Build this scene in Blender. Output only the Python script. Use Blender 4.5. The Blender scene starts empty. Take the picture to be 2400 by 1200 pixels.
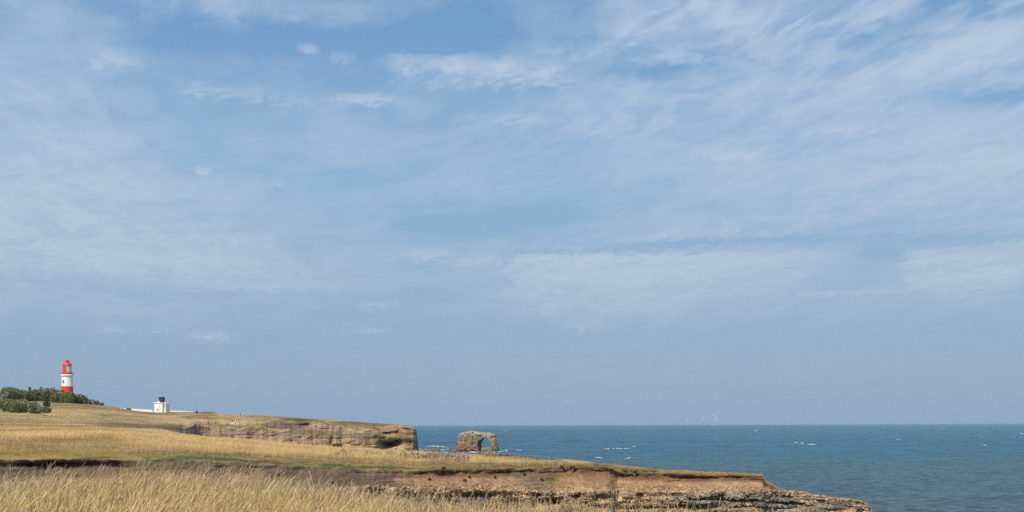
import bpy, math, random
import numpy as np
from mathutils import Vector, Matrix

# ------------------------------------------------------------------ camera, light, exposure
SC = bpy.context.scene
C = SC.collection
R = math.radians
F = 3000.0                       # focal length in photo pixels (photo is 2400 wide)
EYE = 22.0
HORIZ = 993.7                    # level line at the picture centre
ROLL = 0.0034

cam = bpy.data.cameras.new('camera'); cam_o = bpy.data.objects.new('camera', cam); C.objects.link(cam_o)
cam.sensor_width = 36.0; cam.lens = 36.0 * F / 2400.0
cam.shift_y = (HORIZ - 600.0) / 2400.0
cam.clip_start = 0.1; cam.clip_end = 100000
cam_o.location = (0, 0, EYE)
cam_o.rotation_mode = 'QUATERNION'
cam_o.rotation_quaternion = (Matrix.Rotation(R(90), 3, 'X') @ Matrix.Rotation(-math.atan(ROLL), 3, 'Z')).to_quaternion()
SC.camera = cam_o

SUN_EL, SUN_AZ = R(50), R(206)   # azimuth clockwise from +Y (the view direction)
sv = Vector((math.sin(SUN_AZ) * math.cos(SUN_EL), math.cos(SUN_AZ) * math.cos(SUN_EL), math.sin(SUN_EL)))
sun = bpy.data.lights.new('sun', 'SUN'); sun_o = bpy.data.objects.new('sun', sun); C.objects.link(sun_o)
sun.energy = 4.4; sun.angle = R(0.5); sun.color = (1.0, 0.95, 0.87)
sun_o.rotation_euler = (-sv).to_track_quat('-Z', 'Y').to_euler()
SC.view_settings.view_transform = 'Standard'; SC.view_settings.look = 'None'
SC.view_settings.gamma = 1.0; SC.view_settings.exposure = 0.0
SC.cycles.max_bounces = 6; SC.cycles.transparent_max_bounces = 8; SC.cycles.volume_bounces = 0
SC.cycles.use_denoising = False

# ---- node helpers
class NT:
    def __init__(s, tree): s.t = tree; s.n = tree.nodes; s.l = tree.links
    def node(s, typ, **kw):
        n = s.n.new(typ)
        for k, v in kw.items():
            if k.startswith('i_'): n.inputs[k[2:].replace('_', ' ')].default_value = v
            else: setattr(n, k, v)
        return n
    def put(s, sock, v):
        if v is None: return
        if isinstance(v, (int, float)): sock.default_value = v
        elif isinstance(v, (tuple, list)): sock.default_value = tuple(v) + ((1,) if len(v) == 3 and len(sock.default_value) == 4 else ())
        else: s.l.new(v, sock)
    def m(s, op, a, b=None, c=None, clamp=False):
        n = s.n.new('ShaderNodeMath'); n.operation = op; n.use_clamp = clamp
        s.put(n.inputs[0], a); s.put(n.inputs[1], b); s.put(n.inputs[2], c); return n.outputs[0]
    def mix(s, f, a, b, blend='MIX'):
        n = s.n.new('ShaderNodeMix'); n.data_type = 'RGBA'; n.blend_type = blend; n.clamp_factor = True
        s.put(n.inputs[0], f); s.put(n.inputs[6], a); s.put(n.inputs[7], b); return n.outputs[2]
    def noise(s, vec, scale, detail=4, rough=.55, dist=0.0, dims='3D'):
        n = s.n.new('ShaderNodeTexNoise'); n.noise_dimensions = dims
        if vec is not None: s.l.new(vec, n.inputs['Vector'])
        n.inputs['Scale'].default_value = scale; n.inputs['Detail'].default_value = detail
        n.inputs['Roughness'].default_value = rough; n.inputs['Distortion'].default_value = dist
        return n.outputs[0]
    def ramp(s, v, a, b, lo=0.0, hi=1.0, smooth=True):
        n = s.n.new('ShaderNodeMapRange'); n.interpolation_type = 'SMOOTHSTEP' if smooth else 'LINEAR'
        s.put(n.inputs[0], v)
        for i, x in ((1, a), (2, b), (3, lo), (4, hi)): s.put(n.inputs[i], x)
        return n.outputs[0]
    def comb(s, x, y, z=0.0):
        n = s.n.new('ShaderNodeCombineXYZ'); s.put(n.inputs[0], x); s.put(n.inputs[1], y); s.put(n.inputs[2], z); return n.outputs[0]
    def mapping(s, vec, scale=(1, 1, 1), rot=(0, 0, 0), loc=(0, 0, 0)):
        n = s.n.new('ShaderNodeMapping'); s.l.new(vec, n.inputs[0])
        n.inputs['Location'].default_value = loc; n.inputs['Rotation'].default_value = rot; n.inputs['Scale'].default_value = scale
        return n.outputs[0]

# ------------------------------------------------------------------ sky
world = bpy.data.worlds.new('World'); SC.world = world; world.use_nodes = True
w = NT(world.node_tree); w.n.clear()
sky = w.node('ShaderNodeTexSky', sky_type='NISHITA', sun_disc=False, sun_elevation=SUN_EL, sun_rotation=SUN_AZ)
sky.altitude = 20; sky.air_density = 1.0; sky.dust_density = 0.6; sky.ozone_density = 1.6
tc = w.node('ShaderNodeTexCoord'); gen = tc.outputs['Generated']
sep = w.node('ShaderNodeSeparateXYZ'); w.l.new(gen, sep.inputs[0])
dx, dy, dz = sep.outputs
az = w.m('ARCTAN2', dx, dy); el = w.m('ARCSINE', dz)
# large to small wisps, laid out over azimuth and elevation of the sky
# cloud sheet seen in perspective: coordinates on a level layer high above the coast
ele = w.m('ADD', w.m('MAXIMUM', el, 0.0), .13)
LX = w.m('DIVIDE', az, ele); LY = w.m('DIVIDE', 1.0, ele)
wp = w.noise(w.comb(LX, LY, 3.3), 2.6, 3, .55)
wp2 = w.noise(w.comb(LX, LY, 8.8), 2.6, 3, .55)
wu, wv = w.m('SUBTRACT', wp, .5), w.m('SUBTRACT', wp2, .5)
LXw = w.m('ADD', LX, w.m('MULTIPLY', wu, .16)); LYw = w.m('ADD', LY, w.m('MULTIPLY', wv, .22))
# bands rise gently to the right
lay = w.comb(LXw, w.m('ADD', LYw, w.m('MULTIPLY', LXw, .45)), 0.0)
n_big = w.noise(w.mapping(lay, (1, .8, 1), (0, 0, 0), (3.1, 7.7, 0)), 1.5, 3, .5)
n_mid = w.noise(w.mapping(lay, (.8, .8, 1), (0, 0, 0), (13.1, 2.7, 0)), 4.5, 6, .56, .2)
n_cell = w.noise(w.mapping(lay, (1.1, .85, 1), (0, 0, 0), (1.7, 9.9, 0)), 11.0, 5, .52, .1)
n_fine = w.noise(w.mapping(lay, (1.1, .9, 1), (0, 0, 0), (5.7, 4.9, 0)), 30.0, 5, .55, .1)
Uw = w.m('ADD', az, w.m('MULTIPLY', wu, .050)); Vw = w.m('ADD', el, w.m('MULTIPLY', wv, .024))
fz1 = w.m('SUBTRACT', n_cell, .5); Uw = w.m('ADD', Uw, w.m('MULTIPLY', fz1, .036)); Vw = w.m('ADD', Vw, w.m('MULTIPLY', w.m('SUBTRACT', n_fine, .5), .014))

U2 = w.m('ADD', az, w.m('ADD', w.m('MULTIPLY', wu, .012), w.m('MULTIPLY', fz1, .030)))
V2 = w.m('ADD', el, w.m('ADD', w.m('MULTIPLY', wv, .006), w.m('MULTIPLY', w.m('SUBTRACT', n_fine, .5), .016)))
def blob(px, py, sx, sy, k, rot=0.0, UV=None):
    """soft bank of cloud centred at one azimuth and elevation, sizes in photo-pixel angles"""
    a0 = math.atan((px - 1200) / F); e0 = math.atan((HORIZ - py) / F * math.cos(a0))
    UV = UV or (Uw, Vw); u = w.m('SUBTRACT', UV[0], a0); v = w.m('SUBTRACT', UV[1], e0)
    cr, sr = math.cos(rot), math.sin(rot)
    uu = w.m('ADD', w.m('MULTIPLY', u, cr * F / sx), w.m('MULTIPLY', v, sr * F / sx))
    vv = w.m('ADD', w.m('MULTIPLY', v, cr * F / sy), w.m('MULTIPLY', u, -sr * F / sy))
    r2 = w.m('ADD', w.m('MULTIPLY', uu, uu), w.m('MULTIPLY', vv, vv))
    return w.m('MULTIPLY', w.m('POWER', 2.718, w.m('MULTIPLY', r2, -1.0)), k)
def total(lst, UV=None):
    t = blob(*lst[0], UV=UV)
    for b in lst[1:]: t = w.m('ADD', t, blob(*b, UV=UV))
    return t
veil = total([(-60, 400, 460, 190, 1.1), (300, 560, 480, 70, .5), (560, 640, 280, 36, .5), (640, 6, 250, 30, .7), (250, 600, 420, 24, .3), (430, 545, 300, 14, .3), (650, 672, 170, 16, .3), (150, 480, 360, 40, .3), (250, 720, 420, 26, .2),
              (1750, 235, 420, 60, .7, .05), (1950, 400, 520, 110, .65), (2330, 360, 300, 150, .6), (2280, 125, 230, 42, .9, .2),
              (1720, 55, 300, 55, .6, .25), (1430, 650, 230, 34, .5), (1380, 705, 200, 34, .4), (1650, 615, 260, 14, .3), (2290, 630, 140, 24, .7), (2260, 668, 130, 20, .5), (2330, 690, 110, 40, .25), (1650, 540, 420, 30, .5, .05),
              (1000, 340, 350, 90, .22), (60, 30, 250, 50, .25), (1900, 690, 500, 60, .22), (120, 200, 220, 60, .3), (1500, 900, 1500, 130, .12), (1750, 572, 430, 12, -.5), (1060, 60, 150, 55, -.7), (1540, 165, 140, 18, -.5), (2310, 222, 120, 24, -.65), (1150, 520, 200, 26, -.4), (620, 100, 330, 34, -.35), (2050, 600, 60, 20, -.5)])
puff = total([(730, 112, 26, 15, .5), (790, 132, 40, 22, .55), (950, 148, 42, 22, .9), (1060, 145, 60, 20, 1.0), (1210, 172, 125, 24, 1.1), (1030, 190, 60, 16, .5),
              (862, 232, 66, 12, .9), (470, 208, 50, 14, .6), (620, 222, 90, 14, .45), (255, 132, 70, 20, .6), (470, 396, 17, 9, 1.0),
              (650, 421, 20, 9, .6), (1200, 278, 90, 12, .6), (1390, 300, 90, 26, .3), (1730, 355, 70, 24, .5), (1020, 597, 40, 12, .6), (1110, 607, 70, 16, .35),
              (1400, 606, 220, 8, 1.2), (1330, 580, 70, 7, .5), (1290, 640, 90, 12, .3), (1960, 688, 110, 4, .6), (497, 785, 42, 9, .75), (270, 768, 34, 6, .65), (372, 769, 26, 6, .6),
              (890, 710, 50, 8, .55), (870, 772, 36, 5, .4), (1380, 762, 60, 10, .4), (2200, 612, 90, 12, .6), (1560, 740, 60, 20, .25, .5), (2000, 305, 110, 10, .5),
              (1620, 20, 110, 22, .5, .35), (1700, 90, 120, 18, .5, .35), (1500, 75, 80, 16, .5, .4), (1850, 60, 90, 20, .5, .4), (1330, 120, 80, 16, .4), (2050, 40, 100, 22, .5, .4), (1180, 162, 34, 16, .6), (1280, 160, 26, 14, .5)], (U2, V2))
ur = w.m('MULTIPLY', w.ramp(az, .03, .12), w.ramp(el, .22, .29))
ul = w.m('MULTIPLY', w.ramp(az, -.05, -.30), w.ramp(el, .24, .31))
low = w.ramp(el, .05, .14)
def e_of(py): return math.atan((HORIZ - py) / F)
# long bank over the sea with a crisp upper edge, and a second one at the right
Ve = w.m('ADD', V2, w.m('MULTIPLY', wv, .010))
def bank(pt_, pb, p0, p1, p2, p3, k, slope=0.0):
    vv = w.m('ADD', Ve, w.m('MULTIPLY', w.m('SUBTRACT', az, math.atan(((p0 + p3) / 2 - 1200) / F)), -slope))
    a_ = w.m('MULTIPLY', w.ramp(vv, e_of(pt_ - 6), e_of(pt_ + 7)), w.ramp(vv, e_of(pb), e_of(pt_ + 10)))
    A_ = lambda p: math.atan((p - 1200) / F)
    return w.m('MULTIPLY', w.m('MULTIPLY', a_, w.m('MULTIPLY', w.ramp(U2, A_(p0), A_(p1)), w.ramp(U2, A_(p3), A_(p2)))), k)
bnk = w.m('ADD', bank(602, 770, 1170, 1260, 1650, 2050, 1.3), bank(598, 720, 2100, 2170, 2500, 2700, .95, .05))
bnk = w.m('ADD', bnk, w.m('ADD', bank(575, 640, 1260, 1400, 1800, 2300, .30, .05), bank(595, 700, -200, 0, 560, 850, .35, -.06)))
mott = w.ramp(n_cell, .42, .62)
vneg = w.m('MINIMUM', veil, 0.0)
vt = w.m('MULTIPLY', w.m('MAXIMUM', veil, 0.0), w.m('ADD', w.ramp(n_mid, .36, .62, .75, 1.25), w.ramp(n_cell, .40, .60, -.22, .28)))
pt = w.m('MULTIPLY', puff, w.m('ADD', w.ramp(n_cell, .36, .56, .55, 1.35), w.ramp(n_fine, .38, .62, -.28, .28)))
base_c = w.m('MULTIPLY', w.m('MULTIPLY', w.ramp(n_mid, .42, .68, .02, .36), w.ramp(n_big, .35, .6, .4, 1)), low)
bnk = w.m('MULTIPLY', bnk, w.m('ADD', w.ramp(n_mid, .35, .6, .5, 1.0), w.ramp(n_cell, .38, .62, -.12, .2)))
base_c = w.m('ADD', base_c, bnk)
ur_t = w.m('MULTIPLY', ur, w.m('MULTIPLY', mott, w.ramp(n_mid, .35, .6, .25, .78)))
ul_t = w.m('MULTIPLY', ul, w.m('MULTIPLY', mott, .22))
cl = w.m('ADD', w.m('ADD', w.m('ADD', vt, pt), w.m('ADD', base_c, ur_t)), w.m('ADD', ul_t, w.m('MULTIPLY', vneg, .9)))
cl = w.m('SUBTRACT', 1.0, w.m('POWER', 2.718, w.m('MULTIPLY', w.m('MAXIMUM', cl, 0.0), -1.12)))
cloudy = w.m('MULTIPLY', cl, .98, clamp=True)
# clear sky: the sky texture tempered by the milky blue of a coastal summer day
rp = w.node('ShaderNodeValToRGB'); w.l.new(w.m('MULTIPLY', el, 1 / .36), rp.inputs[0])
def lin(c): return tuple((v / 255 / 12.92 if v <= 10 else ((v / 255 + .055) / 1.055) ** 2.4) for v in c)
stops = [(0.0, (124, 156, 190)), (.10, (134, 164, 195)), (.28, (141, 172, 202)), (.50, (138, 177, 211)), (.72, (124, 167, 209)), (1.0, (100, 150, 199))]
rp.color_ramp.elements[0].position = 0; rp.color_ramp.elements[1].position = 1
for p_, c_ in stops[1:-1]: rp.color_ramp.elements.new(p_)
for e_, (p_, c_) in zip(rp.color_ramp.elements, stops): e_.position = p_; e_.color = tuple(v * 1.0 for v in lin(c_)) + (1,)
clear = w.mix(w.ramp(el, .45, 1.0, .86, 0.0), w.mix(1.0, sky.outputs[0], (1, 1, 1), 'MULTIPLY'), w.mix(1.0, rp.outputs[0], (10 / 1.0,) * 3, 'MULTIPLY'))
cgain = w.ramp(n_fine, .3, .7, .97, 1.04)
ccol = w.mix(w.ramp(el, .03, .30), tuple(10 * v for v in lin((181, 197, 215))), tuple(10 * v for v in lin((187, 204, 224))))
ccol = w.mix(1.0, ccol, w.comb(cgain, cgain, cgain), 'MULTIPLY')
col = w.mix(cloudy, clear, ccol)
bg = w.node('ShaderNodeBackground'); w.l.new(col, bg.inputs[0]); bg.inputs[1].default_value = 0.10
wo = w.node('ShaderNodeOutputWorld'); w.l.new(bg.outputs[0], wo.inputs[0])
world.cycles.sampling_method = 'MANUAL'; world.cycles.sample_map_resolution = 256

# ------------------------------------------------------------------ helpers
rng = np.random.default_rng(7)
random.seed(7)
def h3(i, j, k, s=0):
    i = i.astype(np.int64); j = j.astype(np.int64); k = k.astype(np.int64)
    n = (i * 73856093) ^ (j * 19349663) ^ (k * 83492791) ^ (s * 2654435761)
    n = (n ^ (n >> 13)) * 1274126177; n &= 0x7fffffff; n = (n ^ (n >> 15)) & 0xffffff
    return n / float(0xffffff)
def vn(x, y, z=None, s=0):
    x = np.asarray(x, float); y = np.asarray(y, float); z = np.zeros_like(x) if z is None else np.asarray(z, float)
    i, j, k = np.floor(x), np.floor(y), np.floor(z)
    f, g, h = x - i, y - j, z - k
    f = f * f * (3 - 2 * f); g = g * g * (3 - 2 * g); h = h * h * (3 - 2 * h)
    r = 0
    for a in (0, 1):
        for b in (0, 1):
            for c in (0, 1):
                r = r + h3(i + a, j + b, k + c, s) * (f if a else 1 - f) * (g if b else 1 - g) * (h if c else 1 - h)
    return r
def fbm(x, y, z=None, o=4, s=0, g=.5):
    t, a, n = 0, 1.0, 0
    x = np.asarray(x, float); y = np.asarray(y, float); z = None if z is None else np.asarray(z, float)
    for q in range(o):
        t = t + a * (vn(x, y, z, s + q * 17) - .5); n += a
        x = x * 2.03 + 5.1; y = y * 2.03 + 3.7; z = None if z is None else z * 2.03 + 1.3
        a *= g
    return t / n * 2
def sst(x, a, b):
    t = np.clip((np.asarray(x, float) - a) / (b - a), 0, 1); return t * t * (3 - 2 * t)
def lev(px): return HORIZ + (1200 - np.asarray(px, float)) * ROLL
def X(px, D): return (np.asarray(px, float) - 1200) / F * D
def Z(px, py, D): return EYE - (py - lev(px)) / F * D
def PY(px, z, D): return lev(px) + (EYE - z) * F / D

def np_mesh(name, V_, F_, mats=(), tint=None, smooth=False, parent=None, midx=None):
    me = bpy.data.meshes.new(name)
    V_ = np.asarray(V_, np.float32); F_ = np.asarray(F_, np.int32)
    k = F_.shape[1]
    me.vertices.add(len(V_)); me.vertices.foreach_set('co', V_.ravel())
    me.loops.add(F_.size); me.loops.foreach_set('vertex_index', F_.ravel())
    me.polygons.add(len(F_)); me.polygons.foreach_set('loop_start', np.arange(0, F_.size, k, dtype=np.int32))
    try: me.polygons.foreach_set('loop_total', np.full(len(F_), k, np.int32))
    except Exception: pass
    if midx is not None: me.polygons.foreach_set('material_index', np.asarray(midx, np.int32))
    me.polygons.foreach_set('use_smooth', np.full(len(F_), bool(smooth)))
    me.update(calc_edges=True); me.validate()
    if tint is not None:
        at = me.attributes.new('tint', 'FLOAT_COLOR', 'POINT')
        t4 = np.ones((len(V_), 4), np.float32); t4[:, :3] = tint
        at.data.foreach_set('color', t4.ravel())
    for m_ in (mats if isinstance(mats, (list, tuple)) else [mats]): me.materials.append(m_)
    o = bpy.data.objects.new(name, me); C.objects.link(o)
    if parent: o.parent = parent
    return o
def tag(o, label=None, cat=None, group=None, kind=None):
    if label: o['label'] = label
    if cat: o['category'] = cat
    if group: o['group'] = group
    if kind: o['kind'] = kind
    return o
def thing(name, loc, label, cat, group=None, rz=0):
    o = bpy.data.objects.new(name, None); C.objects.link(o); o.location = loc; o.rotation_euler = (0, 0, rz)
    return tag(o, label, cat, group)

class MB:
    """collects quads and tris in local coordinates"""
    def __init__(s): s.v = []; s.f = []
    def box(s, c, d, rz=0, taper=1.0):
        b = len(s.v); cr, sr = math.cos(rz), math.sin(rz)
        for z_ in (-1, 1):
            for x_, y_ in ((-1, -1), (1, -1), (1, 1), (-1, 1)):
                k = taper if z_ > 0 else 1
                lx, ly = x_ * d[0] / 2 * k, y_ * d[1] / 2 * k
                s.v.append((c[0] + lx * cr - ly * sr, c[1] + lx * sr + ly * cr, c[2] + z_ * d[2] / 2))
        s.f += [(b, b + 3, b + 2, b + 1), (b + 4, b + 5, b + 6, b + 7), (b, b + 1, b + 5, b + 4), (b + 1, b + 2, b + 6, b + 5), (b + 2, b + 3, b + 7, b + 6), (b + 3, b, b + 4, b + 7)]
        return s
    def tube(s, a, b_, r0, r1=None, n=8, caps=True):
        r1 = r0 if r1 is None else r1
        a = Vector(a); b_ = Vector(b_); d = (b_ - a).normalized()
        u = d.orthogonal().normalized(); v = d.cross(u); b = len(s.v)
        for p, r in ((a, r0), (b_, r1)):
            for i in range(n):
                t = 2 * math.pi * i / n; s.v.append(tuple(p + u * r * math.cos(t) + v * r * math.sin(t)))
        for i in range(n): j = (i + 1) % n; s.f.append((b + i, b + j, b + n + j, b + n + i))
        if caps: s.f.append(tuple(b + i for i in reversed(range(n)))); s.f.append(tuple(b + n + i for i in range(n)))
        return s
    def lathe(s, prof, n=40, a0=0, a1=2 * math.pi, thick=None):
        full = a1 - a0 > 6.28; m_ = n if full else n + 1; b = len(s.v)
        for r, z_ in prof:
            for i in range(m_):
                t = a0 + (a1 - a0) * i / n; s.v.append((r * math.cos(t), r * math.sin(t), z_))
        for k in range(len(prof) - 1):
            for i in range(n):
                j = (i + 1) % m_ if full else i + 1
                s.f.append((b + k * m_ + i, b + k * m_ + j, b + (k + 1) * m_ + j, b + (k + 1) * m_ + i))
        return s
    def prism(s, pts, y0, y1):
        b = len(s.v); n = len(pts)
        for y_ in (y0, y1):
            for x_, z_ in pts: s.v.append((x_, y_, z_))
        s.f.append(tuple(range(b, b + n))); s.f.append(tuple(reversed(range(b + n, b + 2 * n))))
        for i in range(n): j = (i + 1) % n; s.f.append((b + i, b + n + i, b + n + j, b + j))
        return s
    def build(s, name, mat, parent=None, smooth=False, bevel=0):
        me = bpy.data.meshes.new(name); me.from_pydata([tuple(p) for p in s.v], [], s.f)
        if smooth: me.polygons.foreach_set('use_smooth', [True] * len(me.polygons))
        me.materials.append(mat); me.update()
        o = bpy.data.objects.new(name, me); C.objects.link(o)
        if parent: o.parent = parent
        if bevel:
            bv = o.modifiers.new('bevel', 'BEVEL'); bv.width = bevel; bv.segments = 2; bv.limit_method = 'ANGLE'
        return o

# ------------------------------------------------------------------ materials
def new_mat(name):
    m_ = bpy.data.materials.new(name); m_.use_nodes = True
    t = NT(m_.node_tree); t.n.clear()
    return m_, t
def finish(t, bsdf):
    o = t.node('ShaderNodeOutputMaterial'); t.l.new(bsdf, o.inputs[0])
def paint(name, colr, rough=.5, spec=.3, var=.12, scale=1.5, bump=.0, metal=0.0):
    m_, t = new_mat(name)
    tc = t.node('ShaderNodeTexCoord').outputs['Object']
    n1 = t.noise(tc, scale, 5, .6)
    c1 = tuple(max(0, v * (1 - var)) for v in colr); c2 = tuple(min(1, v * (1 + var * .6)) for v in colr)
    b = t.node('ShaderNodeBsdfPrincipled')
    t.l.new(t.mix(t.ramp(n1, .3, .7), c1, c2), b.inputs['Base Color'])
    b.inputs['Roughness'].default_value = rough; b.inputs['Specular IOR Level'].default_value = spec; b.inputs['Metallic'].default_value = metal
    if bump:
        bp = t.node('ShaderNodeBump'); bp.inputs['Strength'].default_value = bump; bp.inputs['Distance'].default_value = .05
        t.l.new(t.noise(tc, scale * 6, 5, .6), bp.inputs['Height']); t.l.new(bp.outputs[0], b.inputs['Normal'])
    finish(t, b.outputs[0]); return m_
def tint_mat(name, sc_fine, sc_mid, amp, bump_d, bump_s=.8, stretch=(1, 1, 1), crack=0):
    m_, t = new_mat(name)
    at = t.node('ShaderNodeAttribute', attribute_name='tint').outputs['Color']
    pos = t.node('ShaderNodeNewGeometry').outputs['Position']
    mp = t.mapping(pos, stretch)
    nf = t.noise(mp, sc_fine, 6, .65); nm = t.noise(mp, sc_mid, 4, .6)
    v = t.m('ADD', t.m('MULTIPLY', nf, .6), t.m('MULTIPLY', nm, .4))
    k = t.ramp(v, .34, .66, 1 - amp, 1 + amp, smooth=False)
    cmb = t.node('ShaderNodeCombineXYZ')
    for i in range(3): t.l.new(k, cmb.inputs[i])
    c_ = t.mix(1.0, at, cmb.outputs[0], 'MULTIPLY')
    b = t.node('ShaderNodeBsdfPrincipled'); t.l.new(c_, b.inputs['Base Color'])
    b.inputs['Roughness'].default_value = .95; b.inputs['Specular IOR Level'].default_value = .08
    bp = t.node('ShaderNodeBump'); bp.inputs['Strength'].default_value = bump_s; bp.inputs['Distance'].default_value = bump_d
    t.l.new(t.m('ADD', nf, t.m('MULTIPLY', nm, 1.5)), bp.inputs['Height']); t.l.new(bp.outputs[0], b.inputs['Normal'])
    finish(t, b.outputs[0]); return m_
def blade_mat(name, trans=.3):
    m_, t = new_mat(name)
    at = t.node('ShaderNodeAttribute', attribute_name='tint').outputs['Color']
    d = t.node('ShaderNodeBsdfDiffuse'); tr = t.node('ShaderNodeBsdfTranslucent')
    t.l.new(at, d.inputs[0]); t.l.new(at, tr.inputs[0])
    mx = t.node('ShaderNodeMixShader'); mx.inputs[0].default_value = trans
    t.l.new(d.outputs[0], mx.inputs[1]); t.l.new(tr.outputs[0], mx.inputs[2])
    finish(t, mx.outputs[0]); return m_
M_CLIFF = tint_mat('near_rock_and_earth', 5.0, 1.1, .34, .10, .9, (1, 1, 2.2))
M_FIELD = tint_mat('field_turf', 2.2, .35, .25, .12, .8, (1, .6, 1))
M_FAR = tint_mat('far_turf_and_rock', .75, .16, .34, .7, .8, (1, .7, 2.0))
M_STACK = tint_mat('stack_rock', .8, .3, .42, .8, .9)
M_BLADE = blade_mat('dry_grass', .35)
M_LEAF = blade_mat('leaves', .22)
M_RED = paint('red_paint', (.68, .045, .025), .38, .5, .08)
M_WHITE = paint('white_paint', (.80, .80, .78), .6, .3, .05, .6)
M_WHITE2 = paint('weathered_white_paint', (.74, .74, .72), .7, .2, .1, .4)
M_BLACK = paint('black_iron', (.025, .028, .035), .45, .4, .3)
M_GLASSY = paint('lantern_glazing', (.42, .47, .42), .18, .6, .35, 2.5)
M_DARKWIN = paint('dark_window', (.03, .035, .045), .15, .6, .2)
M_SLATE = paint('slate', (.16, .17, .19), .6, .3, .3, 2)
M_CHIM = paint('dark_green_chimney', (.035, .06, .07), .7, .2, .3)
M_TURB = paint('turbine_white', (.50, .51, .52), .5, .3, .02)
M_WOOD = paint('weathered_timber', (.33, .24, .16), .85, .1, .3, 3, .4)
M_RAIL = paint('galvanised_rail', (.28, .29, .29), .45, .5, .25, 2)
M_GREYWALL = paint('grey_wall', (.27, .31, .36), .8, .2, .1)

# ------------------------------------------------------------------ land: one profile per azimuth
cols = np.concatenate([np.arange(-620, -20, 8.0), np.arange(-20, 960, 2.5), np.arange(960, 992, 1.0), np.arange(992, 2056, 2.2)])
def ip(tab):
    a = np.array(tab, float); return np.interp(cols, a[:, 0], a[:, 1])
wob = lambda s, a, f: a * fbm(cols / f, cols * 0 + s, o=4, s=int(s))
LIP = [(-620, 1082), (0, 1081), (40, 1081), (200, 1078), (300, 1083), (400, 1081), (500, 1084), (600, 1090), (700, 1096), (800, 1100), (900, 1106), (960, 1105), (1000, 1103), (1100, 1102), (1200, 1101),
       (1300, 1098), (1390, 1097), (1422, 1097), (1436, 1101), (1446, 1108), (1500, 1110), (1560, 1111), (1600, 1114), (1640, 1114), (1700, 1113), (1785, 1117), (1789, 1122), (1792, 1131), (1806, 1137), (1815, 1143), (1826, 1150),
       (1880, 1153), (1910, 1160), (1920, 1163), (1960, 1167), (2010, 1172), (2028, 1178), (2038, 1186), (2046, 1202), (2050, 1260), (2056, 1330)]
RT = [(-620, 1155), (700, 1150), (800, 1146), (880, 1140), (950, 1143), (1000, 1147), (1100, 1146), (1250, 1151), (1350, 1153), (1450, 1151), (1550, 1149), (1750, 1149), (1830, 1151.5), (1880, 1155),
      (1920, 1165), (1960, 1169), (2010, 1174), (2028, 1180), (2038, 1188), (2046, 1204), (2050, 1262), (2056, 1332)]
DL = ip([(-620, 62), (0, 70), (400, 80), (800, 95), (1200, 108), (1430, 113), (1446, 115), (1785, 118), (2056, 121)])
lip = ip(LIP) + wob(13, 3.0, 60) * sst(cols, 900, 600) + wob(3, 1.6, 23) * sst(cols, 2000, 1700); rt = ip(RT) + wob(5, 1.8, 15) * sst(cols, 2040, 1950)
rt = np.maximum(rt, lip + 1.2)
DRT = DL - np.clip((rt - lip) * .085, .35, 4.6)
DL = DL + wob(9, 1.0, 60) * 1.0
DRT = DRT + wob(10, .8, 45)
DRT = np.minimum(DRT, DL - .3)
zl = Z(cols, lip, DL); zr = Z(cols, rt, DRT)
CR = [(-620, 1002), (0, 1004), (200, 1006), (300, 1010), (430, 1021), (600, 1037), (800, 1052), (950, 1061.5), (1000, 1064.5), (1100, 1067), (1200, 1070.5), (1320, 1080), (1420, 1093), (1500, 1099), (1560, 1104.5), (1640, 1108), (1700, 1111), (1785, 1116)]
CRD = [(-620, 215), (200, 212), (430, 204), (600, 180), (800, 172), (950, 165), (1200, 158), (1320, 146), (1420, 133), (1560, 126), (1700, 122.5), (1785, 121.5), (2056, 124)]
cr = ip(CR); cr = np.where(cols > 1785, lip - 1.0, cr); cr = np.minimum(cr, lip - .8); crD = np.maximum(ip(CRD), DL + 2.5)
zc = Z(cols, cr, crD)
rk = sst(cols, 975, 988)          # 1 where only sea lies beyond
land = sst(cols, 400, 450)        # 1 where the cove cuts in behind the near field
def frow(tD, tP):
    d = ip(tD); p = ip(tP); z_ = Z(cols, p, d); return d, z_ * (1 - rk) + (-4) * rk
FBd, FBz = frow([(-620, 300), (200, 300), (300, 380), (380, 470), (430, 530), (470, 562), (600, 572), (770, 592), (873, 606), (950, 616), (968, 620), (978, 632), (2056, 632)],
                [(-620, 1000), (0, 998), (200, 1001), (380, 1005), (430, 1017), (470, 1024), (600, 1040), (760, 1054), (860, 1064), (930, 1072), (975, 1078)])
FLd, FLz = frow([(-620, 330), (200, 330), (300, 400), (380, 480), (430, 538), (460, 568), (540, 575), (640, 584), (770, 599), (873, 612), (950, 621), (968, 624), (978, 635), (2056, 635)],
                [(-620, 996), (0, 993), (200, 996), (380, 1000), (430, 1002), (460, 997), (540, 1001), (640, 1006), (700, 1012), (780, 1018), (875, 1022), (930, 1026), (978, 1030)])
FMd, FMz = frow([(-620, 345), (200, 345), (300, 412), (380, 490), (430, 548), (460, 582), (540, 587), (620, 594), (700, 600), (770, 608), (873, 619), (950, 625), (968, 628), (978, 638), (2056, 638)],
                [(-620, 993), (0, 990), (200, 993), (380, 998), (430, 1000), (460, 994.5), (540, 998.5), (620, 1001), (700, 1008.5), (730, 1009.5), (780, 1016), (875, 1019), (930, 1022), (978, 1026)])
FUd, FUz = frow([(-620, 360), (200, 360), (300, 425), (380, 500), (430, 556), (460, 588), (540, 594), (605, 602), (625, 602), (680, 606), (728, 611), (770, 616), (873, 627), (950, 631), (968, 633), (978, 641), (2056, 641)],
                [(-620, 991), (0, 987), (200, 991), (380, 996), (430, 998), (460, 993), (540, 996.5), (605, 998), (625, 990), (680, 989.5), (728, 990), (800, 998), (838, 1003), (875, 1003), (950, 1002), (967, 1003), (974, 1006), (980, 1022)])
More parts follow.
